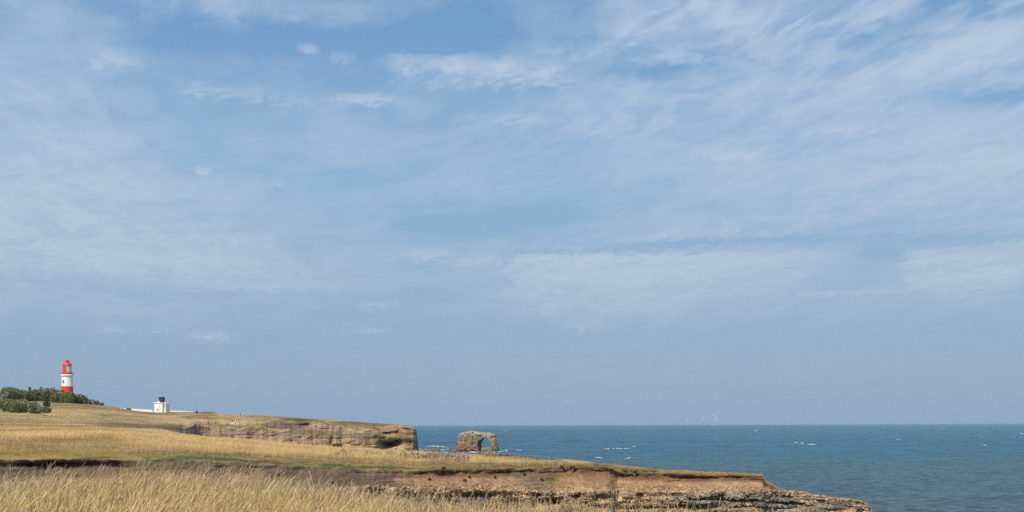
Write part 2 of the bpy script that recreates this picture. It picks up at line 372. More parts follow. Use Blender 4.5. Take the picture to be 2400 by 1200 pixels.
MHd, MHz = frow([(-620, 470), (200, 500), (300, 530), (400, 580), (540, 630), (640, 640), (728, 650), (873, 660), (950, 650), (967, 641), (978, 643), (2056, 643)],
                [(-620, 968), (0, 972), (150, 975), (300, 980), (400, 984), (540, 987), (640, 984), (728, 987), (800, 992), (860, 998), (950, 1000), (967, 1001.5), (974, 1005), (980, 1021)])
SKd, SKz = frow([(-620, 720), (160, 715), (240, 700), (455, 690), (640, 710), (720, 715), (860, 700), (940, 680), (967, 655), (978, 646), (2056, 646)],
                [(-620, 915), (0, 932), (100, 934), (170, 936), (205, 941), (240, 949), (265, 953.5), (290, 958.5), (330, 964), (360, 966.5), (455, 968.5), (466, 967), (480, 965.5), (500, 966), (510, 969), (640, 975.5), (720, 981), (860, 991), (940, 995.5), (967, 999), (974, 1004), (980, 1020)])
DW = crD + 7
j_ = lambda s_, a_, f_: a_ * fbm(cols / f_, cols * 0 + s_, o=4, s=s_) * (1 - rk) * land
FLz = FLz + j_(301, 1.6, 16); FMz = FMz + j_(301, 1.6, 16) * .9; FUz = FUz + j_(302, 1.4, 14); FBd = FBd + j_(303, 5, 40); FLd = FLd + j_(303, 5, 40); FMd = FMd + j_(303, 5, 40); FUd = FUd + j_(303, 5, 40) 
keys = [  # (D, z, sub-rows to the next)
    (DRT - 6, zl * 0 - 3, 5), (DRT - 4.2, zl * 0 + 6, 6), (DRT - 2.6, zr - 3.6, 46), (DRT, zr, 4), (DRT + .12 + .05 * (DL - DRT), zr + .05, 30),
    (DL + np.interp(cols, [20, 60, 280, 350, 940, 1000, 1780, 1800], [-.6, .06, .06, -1.0, -.9, .0, .0, -.3]) + wob(17, .22, 12) - .06, zl - .34, 9), (DL, zl, 70), (crD, zc, 4),
    (DW, (zc - 7) * land + (Z(cols, ip([(-620, 1001), (430, 1018)]), DW)) * (1 - land), 4),
    (DW + 12, (3 * (1 - rk) - 4 * rk) * land + Z(cols, ip([(-620, 1000.5), (0, 1002), (200, 1004), (430, 1018)]), DW + 12) * (1 - land), 4),
    (FBd, FBz, 30), (FLd, FLz, 7), (FMd, FMz, 18), (FUd, FUz, 18), (MHd, MHz, 44), (SKd, SKz, 5), (SKd + 180, SKz - 6 * (1 - rk), 4), (SKd + 400, SKz * 0 - 4, 1)]
Drows, Zrows, S = [], [], []
for i, (d, z_, n) in enumerate(keys[:-1]):
    d2, z2, _ = keys[i + 1]
    for q in range(n):
        t = q / n; Drows.append(d + (d2 - d) * t); Zrows.append(z_ + (z2 - z_) * t); S.append(i + t)
Drows.append(keys[-1][0]); Zrows.append(keys[-1][1]); S.append(len(keys) - 1)
GD = np.array(Drows); GZ = np.array(Zrows); S = np.array(S); NR, NCo = GD.shape
GP = np.broadcast_to(cols, GD.shape); GS = np.broadcast_to(S[:, None], GD.shape)
GX = X(GP, GD)
# --- relief
base_py = PY(GP, GZ, GD)
inrow = lambda a, b: (GS >= a) & (GS <= b)
# near field undulation and mounds
fieldw = sst(GS, 6.0, 6.3) * sst(GS, 7.0, 6.9)
GZ = GZ + fieldw * (.16 * fbm(GX / 9, GD / 22, o=4, s=3) + .05 * fbm(GX / 1.3, GD / 2.5, o=3, s=4))
# near lip brush lumps
GZ = GZ + np.exp(-((GS - 6.02) / .07) ** 2) * (.16 * np.abs(fbm(GX / 1.1, GD / 2, o=3, s=8)) + .05) * sst(GP, 1826, 1780)
# rock beds
zz = GZ + .12 * fbm(GX / 5, GD / 9, o=3, s=21)
rel = (zr[None, :] - zz)                       # depth below top of rock
rockw = sst(GS, 1.6, 2.05) * sst(GS, 3.0, 2.9)
th = .30
L = np.floor(rel / th + .6 * vn(GX / 7, GX * 0, s=5))
bx = np.floor(GX / (.55 + .8 * h3(L, L * 0, L * 0, 4)) + 7 * h3(L, L * 0 + 1, L * 0, 9))
off = (h3(L, bx, L * 0, 2) - .5) * .45 + (h3(L, np.floor(GX / 3.1), L * 0, 6) - .5) * .35
off = off + .42 * fbm(GX / 2.6, zz / .32, o=4, s=31) + .8 * fbm(GX / 6.5, zz / 2.0, o=3, s=33)
Lf = np.floor(rel / .11); off = off + (h3(Lf, np.floor(GX / .4), Lf * 0, 12) - .5) * .16
# undercut below the top beds, with joints and hollows
und = np.exp(-((rel - (.85 + .25 * fbm(GX / 8, GX * 0, o=2, s=41))) / .13) ** 2) * .9 * sst(fbm(GX / 6, GX * 0 + 3, o=3, s=43), -.25, .15) * sst(GP, 1180, 1400)
und = und + np.exp(-((rel - 1.45) / .10) ** 2) * .7 * sst(fbm(GX / 4, GX * 0 + 7, o=3, s=44), -.1, .2)
for (hx, hy, sx, sy, dd) in ((1288, 1178, 22, 11, 2.2), (1256, 1172, 9, 22, 1.0), (1352, 1166, 10, 10, .9), (1500, 1175, 9, 26, 1.3), (1640, 1188, 60, 10, 1.2), (1692, 1170, 8, 20, 1.0), (960, 1160, 14, 7, .9), (1040, 1168, 16, 8, 1.1), (1130, 1163, 30, 6, .7), (1200, 1175, 30, 7, .6), (1410, 1168, 28, 6, .7)):
    und = und + dd * np.exp(-((GP - hx) / sx) ** 2 - ((base_py - hy) / sy) ** 2)
jo = np.exp(-((GX / 2.3 + .8 * vn(GX / 3, zz, s=51)) % 1 - .5) ** 2 / .003) * .35
GD2 = GD - rockw * off + rockw * (und + jo * (h3(np.floor(GX / 2.3), L * 0, L * 0, 3) > .4))
# scree edge at top of rock and earth slope relief
ew = sst(GS, 3.9, 4.1) * sst(GS, 6.0, 5.6)
GD2 = GD2 + ew * (.40 * fbm(GX / 2.2, GZ / 1.5, o=5, s=61) + .26 * fbm(GX / .7, GZ / .45, o=4, s=62) + .22 * fbm(GX / 3, GZ / .13, o=3, s=64))
gul = np.abs(fbm(GX / 1.6 + .3 * GZ, GX * 0 + 5, o=4, s=141)); GD2 = GD2 + .45 * (gul - .25) * sst(GS, 4.1, 4.5) * sst(GS, 5.9, 5.2)
lw = sst(GS, 4.75, 5.1) * sst(GS, 5.9, 5.5)    # crumbling scarp below the turf
GD2 = GD2 + lw * (.35 * np.abs(fbm(GX / .9, GZ * 0, o=4, s=63)) + .45 * sst(GP, 1590, 1610) * sst(GP, 1680, 1650))
GZ = GZ + sst(GS, 2.95, 3.0) * sst(GS, 4.3, 4.0) * .10 * np.abs(fbm(GX / .35, GD / .3, o=3, s=66))
# far faces
fw = np.maximum(sst(GS, 10.0, 10.25) * sst(GS, 11.0, 10.85), sst(GS, 12.0, 12.3) * sst(GS, 13.0, 12.8)) * (1 - rk[None, :]) * land[None, :]
hard = sst(GP, 840, 900)                       # hard rock towards the point
sc_ = GD / 900.0
L2 = np.floor(GZ / (1.7) + .9 * fbm(GX / 30, GX * 0, o=2, s=71))
L3 = np.floor(GZ / .75 + .9 * fbm(GX / 30, GX * 0, o=2, s=72))
off2 = (h3(L2, np.floor(GX / 7), L2 * 0, 7) - .5) * 3.5 * hard + (h3(L3, np.floor(GX / 4), L3 * 0, 8) - .5) * (1.2 + 1.0 * hard) + 3.2 * fbm(GX / 7, GZ / 3.2, o=5, s=73, g=.62) + 5 * fbm(GX / 30, GZ / 40, o=3, s=74)
cave = 0
for (hx, hy, sx, sy, dd) in ((911, 1043, 18, 9, 13), (930, 1034, 9, 5, 5), (893, 1036, 6, 5, 5), (789, 1048, 8, 4, 9), (776, 1036, 4, 10, 4), (879, 1020, 3, 12, 2), (715, 998, 18, 6, 5), (895, 1052, 6, 6, 6)):
    cave = cave + dd * np.exp(-((GP - hx) / sx) ** 2 - ((base_py - hy) / sy) ** 2)
GD2 = GD2 + fw * (cave - off2 * sc_)
fl = sst(GS, 13.05, 13.3) * sst(GS, 15.0, 14.8) * (1 - rk[None, :])
GZ = GZ + fl * (.55 * fbm(GX / 30, GD / 60, o=4, s=81) + .25 * fbm(GX / 5, GD / 12, o=3, s=82))
GX2 = X(GP, GD2)
# --- colours (albedo of turf, earth and rock)
c_straw = np.array((.58, .405, .195)); c_ochre = np.array((.335, .225, .078)); c_olive = np.array((.225, .19, .075)); c_green = np.array((.075, .095, .028))
c_brush = np.array((.215, .15, .10)); c_pink = np.array((.41, .245, .136)); c_tan = np.array((.38, .262, .145)); c_grey = np.array((.25, .198, .148))
c_soil = np.array((.085, .05, .042)); c_purp = np.array((.24, .16, .13)); c_rust = np.array((.32, .175, .095))
def mixc(a, b, t): t = np.clip(t, 0, 1)[..., None]; return a * (1 - t) + b * t
n1 = fbm(GX / 14, GD / 40, o=5, s=91); n2 = fbm(GX / 4, GD / 10, o=5, s=92); n3 = fbm(GX / 2.0, GZ / .8, o=5, s=93); n4 = fbm(GX / 1.2, GD / 5, o=4, s=94)
T = np.zeros(GD.shape + (3,)) + c_straw
fcr = np.clip((base_py - cr[None, :]) / np.maximum(lip - cr, 1)[None, :], -1, 2)
nf = mixc(T * 1.12, c_ochre, sst(fcr + .14 * n2 + .08 * n1, .50, .74))
nf = mixc(nf, c_rust * .95, sst(n4 + n1, .15, .9) * sst(fcr, .5, .8) * .5)
nf = mixc(nf, np.array((.36, .27, .15)), sst(fbm(GX / 6, GD / 9, o=5, s=121), .0, .45) * .6); nf = mixc(nf, c_olive * 1.3, sst(fbm(GX / 2.6, GD / 5, o=4, s=122), .25, .6) * .55)
nf = mixc(nf, c_straw * 1.25, sst(fbm(GX / 9, GD / 7, o=4, s=123), .15, .5) * .6 * sst(fcr, .8, .6))
nf = mixc(nf, c_olive, sst(n2 + .5 * n1, .1, .5) * sst(fcr, .35, .7) * .8)
left = sst(GP, 420, 200)
nf = mixc(nf, c_ochre, left * sst(n1 + .4 * n2, -.1, .4) * .75)
nf = mixc(nf, c_rust * .8, left * sst(fbm(GX / 10, GD / 8, o=4, s=97), .15, .5) * .7 * sst(fcr, .2, .4))
nf = mixc(nf, c_olive * .85, left * sst(GP, 0, 300) * sst(fcr, .1, 0) * .6)
nf = mixc(nf, c_olive * 1.1, sst(GP, 1100, 1160) * sst(GP, 1345, 1290) * np.exp(-((base_py - (1074 + (GP - 1150) * .06)) / 5.0) ** 2) * .85)
nf = mixc(nf, c_olive * 1.2, sst(GP, 1000, 1060) * sst(fcr, .14, .05) * .8)
nf = mixc(nf, c_ochre * 1.1, sst(GP, 1330, 1420) * .7)
nf = mixc(nf, c_green, sst(fcr + .12 * n4 + .10 * sst(GP, 420, 520) * sst(GP, 1010, 940), .82, .92) * sst(n4 + .3 * n2, -.35, .15) * sst(GP, 60, 120) * sst(GP, 1800, 1780) * .85)
nf = mixc(nf, c_brush * 1.1, sst(fcr, .90, .97) * sst(n4, .0, .3) * sst(GP, 420, 520) * .8)
# face colours
earth = mixc(np.zeros_like(T) + c_pink, c_tan * 1.05, sst(n3, -.1, .5) * .5)
earth = mixc(earth, c_rust, sst(fbm(GX / 5, GZ / .5, o=4, s=98), .1, .6) * .45)
earth = mixc(earth, c_rust * .8, sst(fbm(GX / 2.5, GZ / .16, o=4, s=131), .12, .5) * .55)
earth = mixc(earth, c_tan * 1.2, sst(fbm(GX / 1.5, GZ / .2, o=4, s=132), .18, .5) * .5)
earth = mixc(earth, c_tan * 1.15, sst(GS + .3 * n3, 4.40, 4.0) * .8)
earth = mixc(earth, c_rust * .72, sst(GS + .12 * n3, 4.62, 4.85) * .9)
earth = mixc(earth, c_soil * 1.5, sst(GS + .25 * n3, 5.35, 5.9) * .75)
earth = mixc(earth, c_rust * .85, sst(fbm(GX / 6, GZ / .9, o=5, s=143), .0, .4) * .45); earth = mixc(earth, c_rust * .7, sst(gul, .22, .02) * .5 * sst(GS, 4.2, 4.6))
brushw = sst(GP + 60 * n3, 960, 900)
veg = np.exp(-((GP - 1235 - (base_py - 1115) * .8) / (40 + 0 * GP)) ** 4) * sst(n3 + .6, -.2, .3)
veg = np.maximum(veg, np.exp(-((GP - 1285) / 35) ** 4 - ((base_py - 1126) / 12) ** 4) * sst(n3 + .6, -.2, .3)) * .85
bru = mixc(mixc(np.zeros_like(T) + c_brush, c_ochre * .7, sst(n3, 0, .5) * .7), c_green * 1.1, sst(fbm(GX / 1.5, GZ / .5, o=4, s=99), .05, .4) * sst(GS, 4.3, 5.0) * .7)
earth = mixc(earth, bru, brushw); earth = mixc(earth, bru * .9 + c_olive * .15, veg)
earth = mixc(earth, c_soil * 1.15, sst(GP, 350, 270) * sst(GS + .4 * n3, 5.0, 5.3) * sst(GP, 10, 40))
rock = mixc(np.zeros_like(T) + c_tan, c_grey, sst(fbm(GX / 3.5, GZ / .8, o=5, s=101) + .5 * sst(GP, 1500, 1700) - .05, -.1, .35))
rock = mixc(rock, c_rust, sst(fbm(GX / 4, GZ / 1.2, o=4, s=102), .1, .5) * .5)
rock = mixc(rock, c_tan * 1.25, (h3(L, bx, L * 0, 15) > .7) * .5); rock = rock * (.72 + .56 * h3(L, bx, L * 0, 16))[..., None]
rock = mixc(rock, c_tan * 1.2, sst(rel, .25, .05) * .6)
T = np.where((GS < 3.5)[..., None], rock, T); T = np.where(((GS >= 3.5) & (GS < 5.95))[..., None], earth, T)
T = np.where(((GS >= 5.95) & (GS <= 8))[..., None], nf, T)
shelf = sst(GP, 1822, 1832)
T = np.where((GS >= 3.5)[..., None] & (GS <= 8)[..., None] & (shelf > .5)[..., None], mixc(c_tan * 1.05 + 0 * T, c_grey, sst(n3, -.1, .4) * .6), T)
# far land
m1 = fbm(GX / 60, GD / 110, o=5, s=111); m2 = fbm(GX / 14, GD / 30, o=5, s=112); m3 = fbm(GX / 10, GZ / 2.5, o=5, s=113)
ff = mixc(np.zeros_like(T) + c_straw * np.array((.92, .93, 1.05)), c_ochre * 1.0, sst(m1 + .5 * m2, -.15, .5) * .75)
ff = mixc(ff, c_olive * 1.1, sst(m2 + .35 * m1, .0, .4) * .75); ff = mixc(ff, c_brush * 1.2, sst(fbm(GX / 8, GD / 16, o=5, s=124), .15, .5) * .55)
ff = mixc(ff, c_straw * 1.1, sst(fbm(GX / 25, GD / 9, o=4, s=125), .2, .4) * .7)
hillw = sst(GP, 420, 240) * sst(base_py, 996, 985)
ff = mixc(ff, mixc(c_ochre * 1.05 + 0 * ff, c_olive, sst(m2, 0, .4)), hillw * (.45 + .35 * sst(m1, -.2, .3)))
ff = mixc(ff, c_brush * 1.0, np.exp(-((base_py - (996 + (GP - 300) * .05)) / 7.5) ** 2) * sst(GP, 200, 280) * sst(GP, 490, 440) * .85)
ff = mixc(ff, c_green * 1.6 + c_olive * .3, np.exp(-((base_py - (998 + (GP - 400) * .03)) / 4.5) ** 2) * sst(GP, 360, 380) * sst(GP, 470, 430) * sst(m2, -.3, .2) * .9)
ff = mixc(ff, c_olive * .8, sst(GS, 13.35, 13.0) * sst(GP, 440, 460) * .8)
ff = mixc(ff, c_olive * .75, np.exp(-((GP - 488) / 20) ** 4) * sst(base_py, 970, 968))
ff = mixc(ff, c_olive * .65, np.exp(-((GP - 700) / 32) ** 2 - ((base_py - 985) / 5) ** 2) * .8)
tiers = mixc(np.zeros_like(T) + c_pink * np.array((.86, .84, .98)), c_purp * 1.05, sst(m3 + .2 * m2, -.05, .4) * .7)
bed = h3(L3, np.floor(GX / 25 + .5 * m2), L3 * 0, 23)
tiers = mixc(tiers, c_tan * 1.05 + 0 * T, sst(bed, .55, .75) * .65); tiers = mixc(tiers, c_brush * .9 + 0 * T, sst(bed, .25, .1) * .65)
tiers = mixc(tiers, c_tan * 1.0, sst(fbm(GX / 12, GZ / 4, o=4, s=114), .1, .5) * .55)
rf = mixc(np.zeros_like(T) + c_tan * 1.08, c_grey * 1.1, sst(m3 + .3 * fbm(GX / 20, GZ / 3, o=3, s=115), -.1, .35) * .9)
rf = mixc(rf, c_rust * 1.0, sst(fbm(GX / 9, GZ / 5, o=4, s=117), -.15, .4) * .6)
rf = rf * (.72 + .5 * h3(L2, np.floor(GX / 7), L2 * 0, 19))[..., None] * (.85 + .3 * bed)[..., None]
tiers = mixc(tiers, rf, sst(GP + 20 * m3, 850, 885) * sst(GS, 9.9, 10)); tiers = mixc(tiers, rf, sst(GP, 800, 835) * sst(GS, 12, 12.1))
tiers = mixc(tiers, c_olive * .8, sst(GS, 10.80, 10.98) * sst(GP, 900, 860) * (GS < 11.01))
tiers = mixc(tiers, c_purp * .75, sst(GP, 740, 700) * sst(GS, 12, 12.2))
tiers = mixc(tiers, c_purp * .75, sst(GP, 520, 470) * (GS < 11) * .8)
bench = mixc(c_olive * .75 + 0 * T, c_straw * .8, sst(m2, -.1, .3) * sst(GP, 760, 700) * .8)
hgt = sst(GP, 425, 450)
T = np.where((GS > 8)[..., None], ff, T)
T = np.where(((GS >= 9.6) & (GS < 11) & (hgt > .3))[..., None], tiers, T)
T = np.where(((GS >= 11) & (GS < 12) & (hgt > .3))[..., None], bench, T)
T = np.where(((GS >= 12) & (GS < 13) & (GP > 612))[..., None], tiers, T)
P3 = np.stack([GX2, GD2, GZ], -1)
def strip(name, a, b, mat, smooth):
    r = np.where((S >= a - 1e-6) & (S <= b + 1e-6))[0]
    sub = P3[r[0]:r[-1] + 1]; n, m_ = sub.shape[:2]
    idx = np.arange(n * m_).reshape(n, m_)
    q = np.stack([idx[:-1, :-1], idx[:-1, 1:], idx[1:, 1:], idx[1:, :-1]], -1).reshape(-1, 4)
    o = np_mesh(name, sub.reshape(-1, 3), q, mat, T[r[0]:r[-1] + 1].reshape(-1, 3), smooth)
    o['kind'] = 'structure'; return o
strip('cliff', 0, 6, M_CLIFF, False)
strip('grassland', 6, 8, M_FIELD, True)
strip('headland', 8, 17, M_FAR, False)

def column(px):
    j = np.interp(px, cols, np.arange(len(cols))); a = int(j); f = j - a; b = min(a + 1, len(cols) - 1)
    return GD[:, a] * (1 - f) + GD[:, b] * f, GZ[:, a] * (1 - f) + GZ[:, b] * f
def ground(px, D):
    """ground height on the azimuth px at distance D"""
    d, z_ = column(px); k = np.searchsorted(S, 6.0); return float(np.interp(D, d[k:], z_[k:]))
def hit(px, py, s0=6.0, s1=15.0):
    """first ground point seen at this azimuth and angle"""
    d, z_ = column(px); p = PY(px, z_, d); m_ = 1e9
    for k in range(len(S) - 1):
        if S[k] < s0 or S[k] > s1: continue
        if p[k] >= py >= p[k + 1]:
            t = (p[k] - py) / max(p[k] - p[k + 1], 1e-6); D = d[k] + (d[k + 1] - d[k]) * t
            return float(X(px, D)), float(D), float(z_[k] + (z_[k + 1] - z_[k]) * t)
    k = np.argmin(np.abs(p - py) + (S < s0) * 99 + (S > s1) * 99); return float(X(px, d[k])), float(d[k]), float(z_[k])

# ------------------------------------------------------------------ foreground ground
fc = np.arange(-900, 3300, 30.0)
eD = np.interp(fc, [-900, 0, 100, 400, 600, 800, 1000, 1200, 1500, 1800, 2400, 3300], [16, 17, 18, 20, 19, 17.5, 16.5, 16, 15.5, 15, 14, 13])
eP = np.interp(fc, [-900, 0, 100, 200, 400, 600, 800, 1000, 1200, 1400, 1700, 2000, 2400, 3300], [1125, 1124, 1120, 1116, 1106, 1116, 1148, 1172, 1184, 1192, 1201, 1222, 1240, 1300])
HG = .60
eZ = EYE - (eP - lev(fc)) / F * eD - HG
def fore_z(px, D):
    e = np.interp(px, fc, eD); z_ = np.interp(px, fc, eZ); t = np.clip(D / e, 0, 1)
    g = (EYE - 1.5) * (1 - t) + z_ * t
    return g + .05 * fbm(X(px, D) / 2.0, D / 2.0, o=3, s=201)
ts = np.concatenate([np.linspace(.02, 1, 30), [1.04, 1.1, 1.2, 1.45, 1.8]])
rows = []
for t in ts:
    D = eD * t; z_ = fore_z(fc, np.minimum(D, eD))
    if t > 1: z_ = z_ - {1.04: .25, 1.1: .9, 1.2: 3, 1.45: 12, 1.8: 23}[round(float(t), 2)]
    rows.append(np.stack([X(fc, D), D, z_], -1))
fr = np.array(rows); n, m_ = fr.shape[:2]; idx = np.arange(n * m_).reshape(n, m_)
q = np.stack([idx[:-1, :-1], idx[:-1, 1:], idx[1:, 1:], idx[1:, :-1]], -1).reshape(-1, 4)
tn = mixc(np.zeros((n, m_, 3)) + c_ochre * .9, c_olive * .8, .5 + fbm(fr[..., 0], fr[..., 1], o=3))
np_mesh('ground', fr.reshape(-1, 3), q, M_FIELD, tn.reshape(-1, 3), True)['kind'] = 'structure'

# ------------------------------------------------------------------ blades
def blades(name, base, h, lean, width, tip, root, seg=3, head=None, curl=.35, mat=None):
    """ribbons: base (n,3), height, lean vector (n,2) at the tip, width, colours; head = (fraction, widening, colour)"""
    n = len(base); ts_ = np.linspace(0, 1, seg + 1)
    if head is not None: ts_ = np.array([0, .3, .6, .8, .88, .95, 1.0])
    az_ = rng.uniform(-1.0, 1.0, n); side = np.stack([np.cos(az_), np.sin(az_), np.zeros(n)], -1)
    P = []; Cc = []
    for t in ts_:
        c = base.copy(); c[:, :2] += lean * (t ** 1.7)[None, None] if False else lean * (t ** 1.7)
        c[:, 2] += h * (t - curl * .35 * t ** 3)
        wv = width * (1 - .75 * t)
        if head is not None:
            wv = width * (1 - .4 * t) + head[:, None][:, 0] * width * (1.0 if t in (.88, .95) else (.45 if t == .8 else 0))
            if t == 1.0: wv = width * .25
        P.append(c - side * wv[:, None] * .5); P.append(c + side * wv[:, None] * .5)
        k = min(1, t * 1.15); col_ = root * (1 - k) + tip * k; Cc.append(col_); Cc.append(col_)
    P = np.stack(P, 1); Cc = np.stack(Cc, 1); k = len(ts_)
    st = (np.arange(n) * 2 * k)[:, None]
    fs = np.concatenate([np.stack([st[:, 0] + 2 * i, st[:, 0] + 2 * i + 1, st[:, 0] + 2 * i + 3, st[:, 0] + 2 * i + 2], -1) for i in range(k - 1)])
    return np_mesh(name, P.reshape(-1, 3), fs, mat or M_BLADE, Cc.reshape(-1, 3), True)

def fore_pts(n, dmin=6.5, edge_bias=0.0, pmin=-120, pmax=2350):
    Dm = 20.5; out = []
    pr = rng.uniform(pmin, pmax, n * 4); D = np.sqrt(rng.uniform(dmin ** 2, Dm ** 2, n * 4))
    e = np.interp(pr, fc, eD) * (1 + .03 * fbm(pr / 60, pr * 0, o=3, s=5)); ok = D < e
    if edge_bias: ok &= (D > e * (1 - edge_bias))
    # thin out where the photo has bare ground or gaps
    dens = .65 + .5 * fbm(X(pr, D) / .8, D / .8, o=3, s=301)
    ok &= rng.uniform(0, 1, n * 4) < np.clip(dens, .25, 1) * np.interp(pr, [900, 1150, 1350, 1700, 2100], [1, .8, .5, .3, .2])
    pr, D = pr[ok][:n], D[ok][:n]
    return pr, D
def grass_layer(name, n, hm, hs, wd, tipc, rootc, head, dmin=6.5, edge=0.0, lean=.22, pmax=2350, maxh=1.1):
    pr, D = fore_pts(n, dmin, edge, pmax=pmax)
    z_ = fore_z(pr, D); b = np.stack([X(pr, D), D, z_ - .02], -1); n = len(pr)
    patch = fbm(b[:, 0] / 1.2, b[:, 1] / 1.5, o=4, s=303); p2 = fbm(b[:, 0] / .6, b[:, 1] / .9, o=3, s=305)
    h = np.clip(rng.normal(hm, hs, n) * (1 + .12 * p2), .15, maxh)
    lean_ = lean * np.interp(pr, [0, 700, 950, 1300, 1700], [1.1, 1.0, .3, -.1, -.5]) + .22 * fbm(b[:, 0] / .7, b[:, 1] / 1.4, o=3, s=307)
    ln = np.stack([h * (lean_ + rng.normal(0, .15, n)), h * rng.normal(0, .18, n)], -1)
    tip = np.array(tipc)[None] * (1 + rng.normal(0, .20, n))[:, None]; root = np.array(rootc)[None] * (1 + rng.normal(0, .25, n))[:, None]
    kind_ = rng.uniform(0, 1, n)[:, None]
    tip = np.where(kind_ < .16, np.array((.40, .27, .19)), np.where(kind_ > .965, np.array((.34, .36, .12)), tip)); root = np.where(kind_ > .95, np.array((.20, .23, .06)), root)
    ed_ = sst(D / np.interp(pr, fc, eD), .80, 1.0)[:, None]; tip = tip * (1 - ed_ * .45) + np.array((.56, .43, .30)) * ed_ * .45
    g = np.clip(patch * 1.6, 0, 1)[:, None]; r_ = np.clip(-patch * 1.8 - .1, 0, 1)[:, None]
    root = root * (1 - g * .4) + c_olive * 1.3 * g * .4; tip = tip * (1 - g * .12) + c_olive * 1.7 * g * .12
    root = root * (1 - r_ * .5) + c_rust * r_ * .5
    return blades(name, b, h, ln, np.full(n, wd) * rng.uniform(.7, 1.3, n), np.clip(tip, 0, .9), np.clip(root, 0, .9), head=(rng.uniform(.6, 1.8, n) if head else None))
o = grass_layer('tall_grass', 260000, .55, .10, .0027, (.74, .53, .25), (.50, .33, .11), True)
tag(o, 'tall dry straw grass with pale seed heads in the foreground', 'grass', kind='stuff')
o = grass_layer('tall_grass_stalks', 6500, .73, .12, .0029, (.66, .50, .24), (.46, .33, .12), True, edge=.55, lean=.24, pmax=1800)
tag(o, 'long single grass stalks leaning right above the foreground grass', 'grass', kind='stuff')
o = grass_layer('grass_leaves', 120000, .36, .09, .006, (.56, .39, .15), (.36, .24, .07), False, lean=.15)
tag(o, 'short tangled ochre and olive grass leaves under the tall stems', 'grass', kind='stuff')

def field_blades(name, n, s0, s1, hfun, wd, label, bright=1.15):
    r0, r1 = np.searchsorted(S, s0), np.searchsorted(S, s1)
    ii = rng.uniform(r0, r1 - 1.01, n * 2); jj = np.interp(rng.uniform(-40, 1840, n * 2), cols, np.arange(len(cols)))
    a, b = ii.astype(int), np.minimum(jj.astype(int), len(cols) - 2); f, g = ii - a, jj - b
    def bl(A):
        f_, g_ = (f, g) if A.ndim == 2 else (f[:, None], g[:, None])
        return A[a, b] * (1 - f_) * (1 - g_) + A[a + 1, b] * f_ * (1 - g_) + A[a, b + 1] * (1 - f_) * g_ + A[a + 1, b + 1] * f_ * g_
    P = bl(P3); Tc = bl(T); fr_ = bl(fcr); pp = bl(np.ascontiguousarray(GP)); bp = bl(base_py)
    h, keep = hfun(P, Tc, fr_, pp, bp); k = np.where(keep)[0][:n]
    P, Tc, h = P[k], Tc[k], h[k]; m_ = len(k)
    ln = np.stack([h * (.2 + rng.normal(0, .2, m_)), h * rng.normal(0, .2, m_)], -1)
    v = (1 + rng.normal(0, .16, m_))[:, None]
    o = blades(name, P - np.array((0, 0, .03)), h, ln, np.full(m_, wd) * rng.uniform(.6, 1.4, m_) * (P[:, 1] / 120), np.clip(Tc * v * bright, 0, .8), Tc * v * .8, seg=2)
    return tag(o, label, 'grass', kind='stuff')
def near_h(P, Tc, fr_, pp, bp):
    straw = sst(Tc[:, 0], .28, .46)
    h = (.10 + .34 * straw) * rng.uniform(.55, 1.35, len(P)) * (1 + .5 * fbm(P[:, 0] / 3, P[:, 1] / 8, o=3, s=7)) * np.interp(pp, [1000, 1300, 1700], [1, .75, .5])
    return h, np.ones(len(P), bool)
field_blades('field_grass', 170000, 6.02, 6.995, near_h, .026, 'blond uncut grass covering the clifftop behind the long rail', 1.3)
def weed_h(P, Tc, fr_, pp, bp):
    nz = fbm(P[:, 0] / 2.2, P[:, 1] / 6, o=4, s=151)
    Tc[:] = np.where(rng.uniform(0, 1, len(P))[:, None] < .5, c_brush * .9, c_olive * .9)
    return rng.uniform(.12, .46, len(P)), (nz > .26) & (fr_ > .04)
field_blades('clifftop_weeds', 16000, 6.05, 6.98, weed_h, .03, 'scattered brown and olive weeds standing in the blond clifftop grass', 1.0)
def far_h(P, Tc, fr_, pp, bp):
    nz = fbm(P[:, 0] / 9, P[:, 1] / 22, o=4, s=153); b_ = rng.uniform(0, 1, len(P))[:, None]
    Tc[:] = Tc * np.where(b_ < .4, np.array((.62, .66, .6)), np.array((1.08, 1.06, 1.05)))
    return rng.uniform(.08, .28, len(P)) * (1 + 1.2 * np.clip(nz, 0, 1)) * np.where(pp < 975, 1, .3), (pp < 972)
field_blades('headland_grass', 90000, 13.05, 14.98, far_h, .022, 'dry tussocky grass over the distant headland and the lighthouse hill', 1.05)
field_blades('hillside_grass', 40000, 8.05, 13.05, lambda P, Tc, f_, pp, bp: (far_h(P, Tc, f_, pp, bp)[0], pp < 425), .022, 'mixed straw and brown grass in the shallow hollow below the lighthouse hill', 1.05)
def scrub_h(P, Tc, fr_, pp, bp):
    veg_ = (Tc[:, 0] < .25) & (rng.uniform(0, 1, len(P)) < .8); return rng.uniform(.05, .2, len(P)), veg_
field_blades('clifftop_scrub', 26000, 4.1, 6.0, scrub_h, .035, 'low grey brown and green scrub on the slope below the turf edge', 1.2)

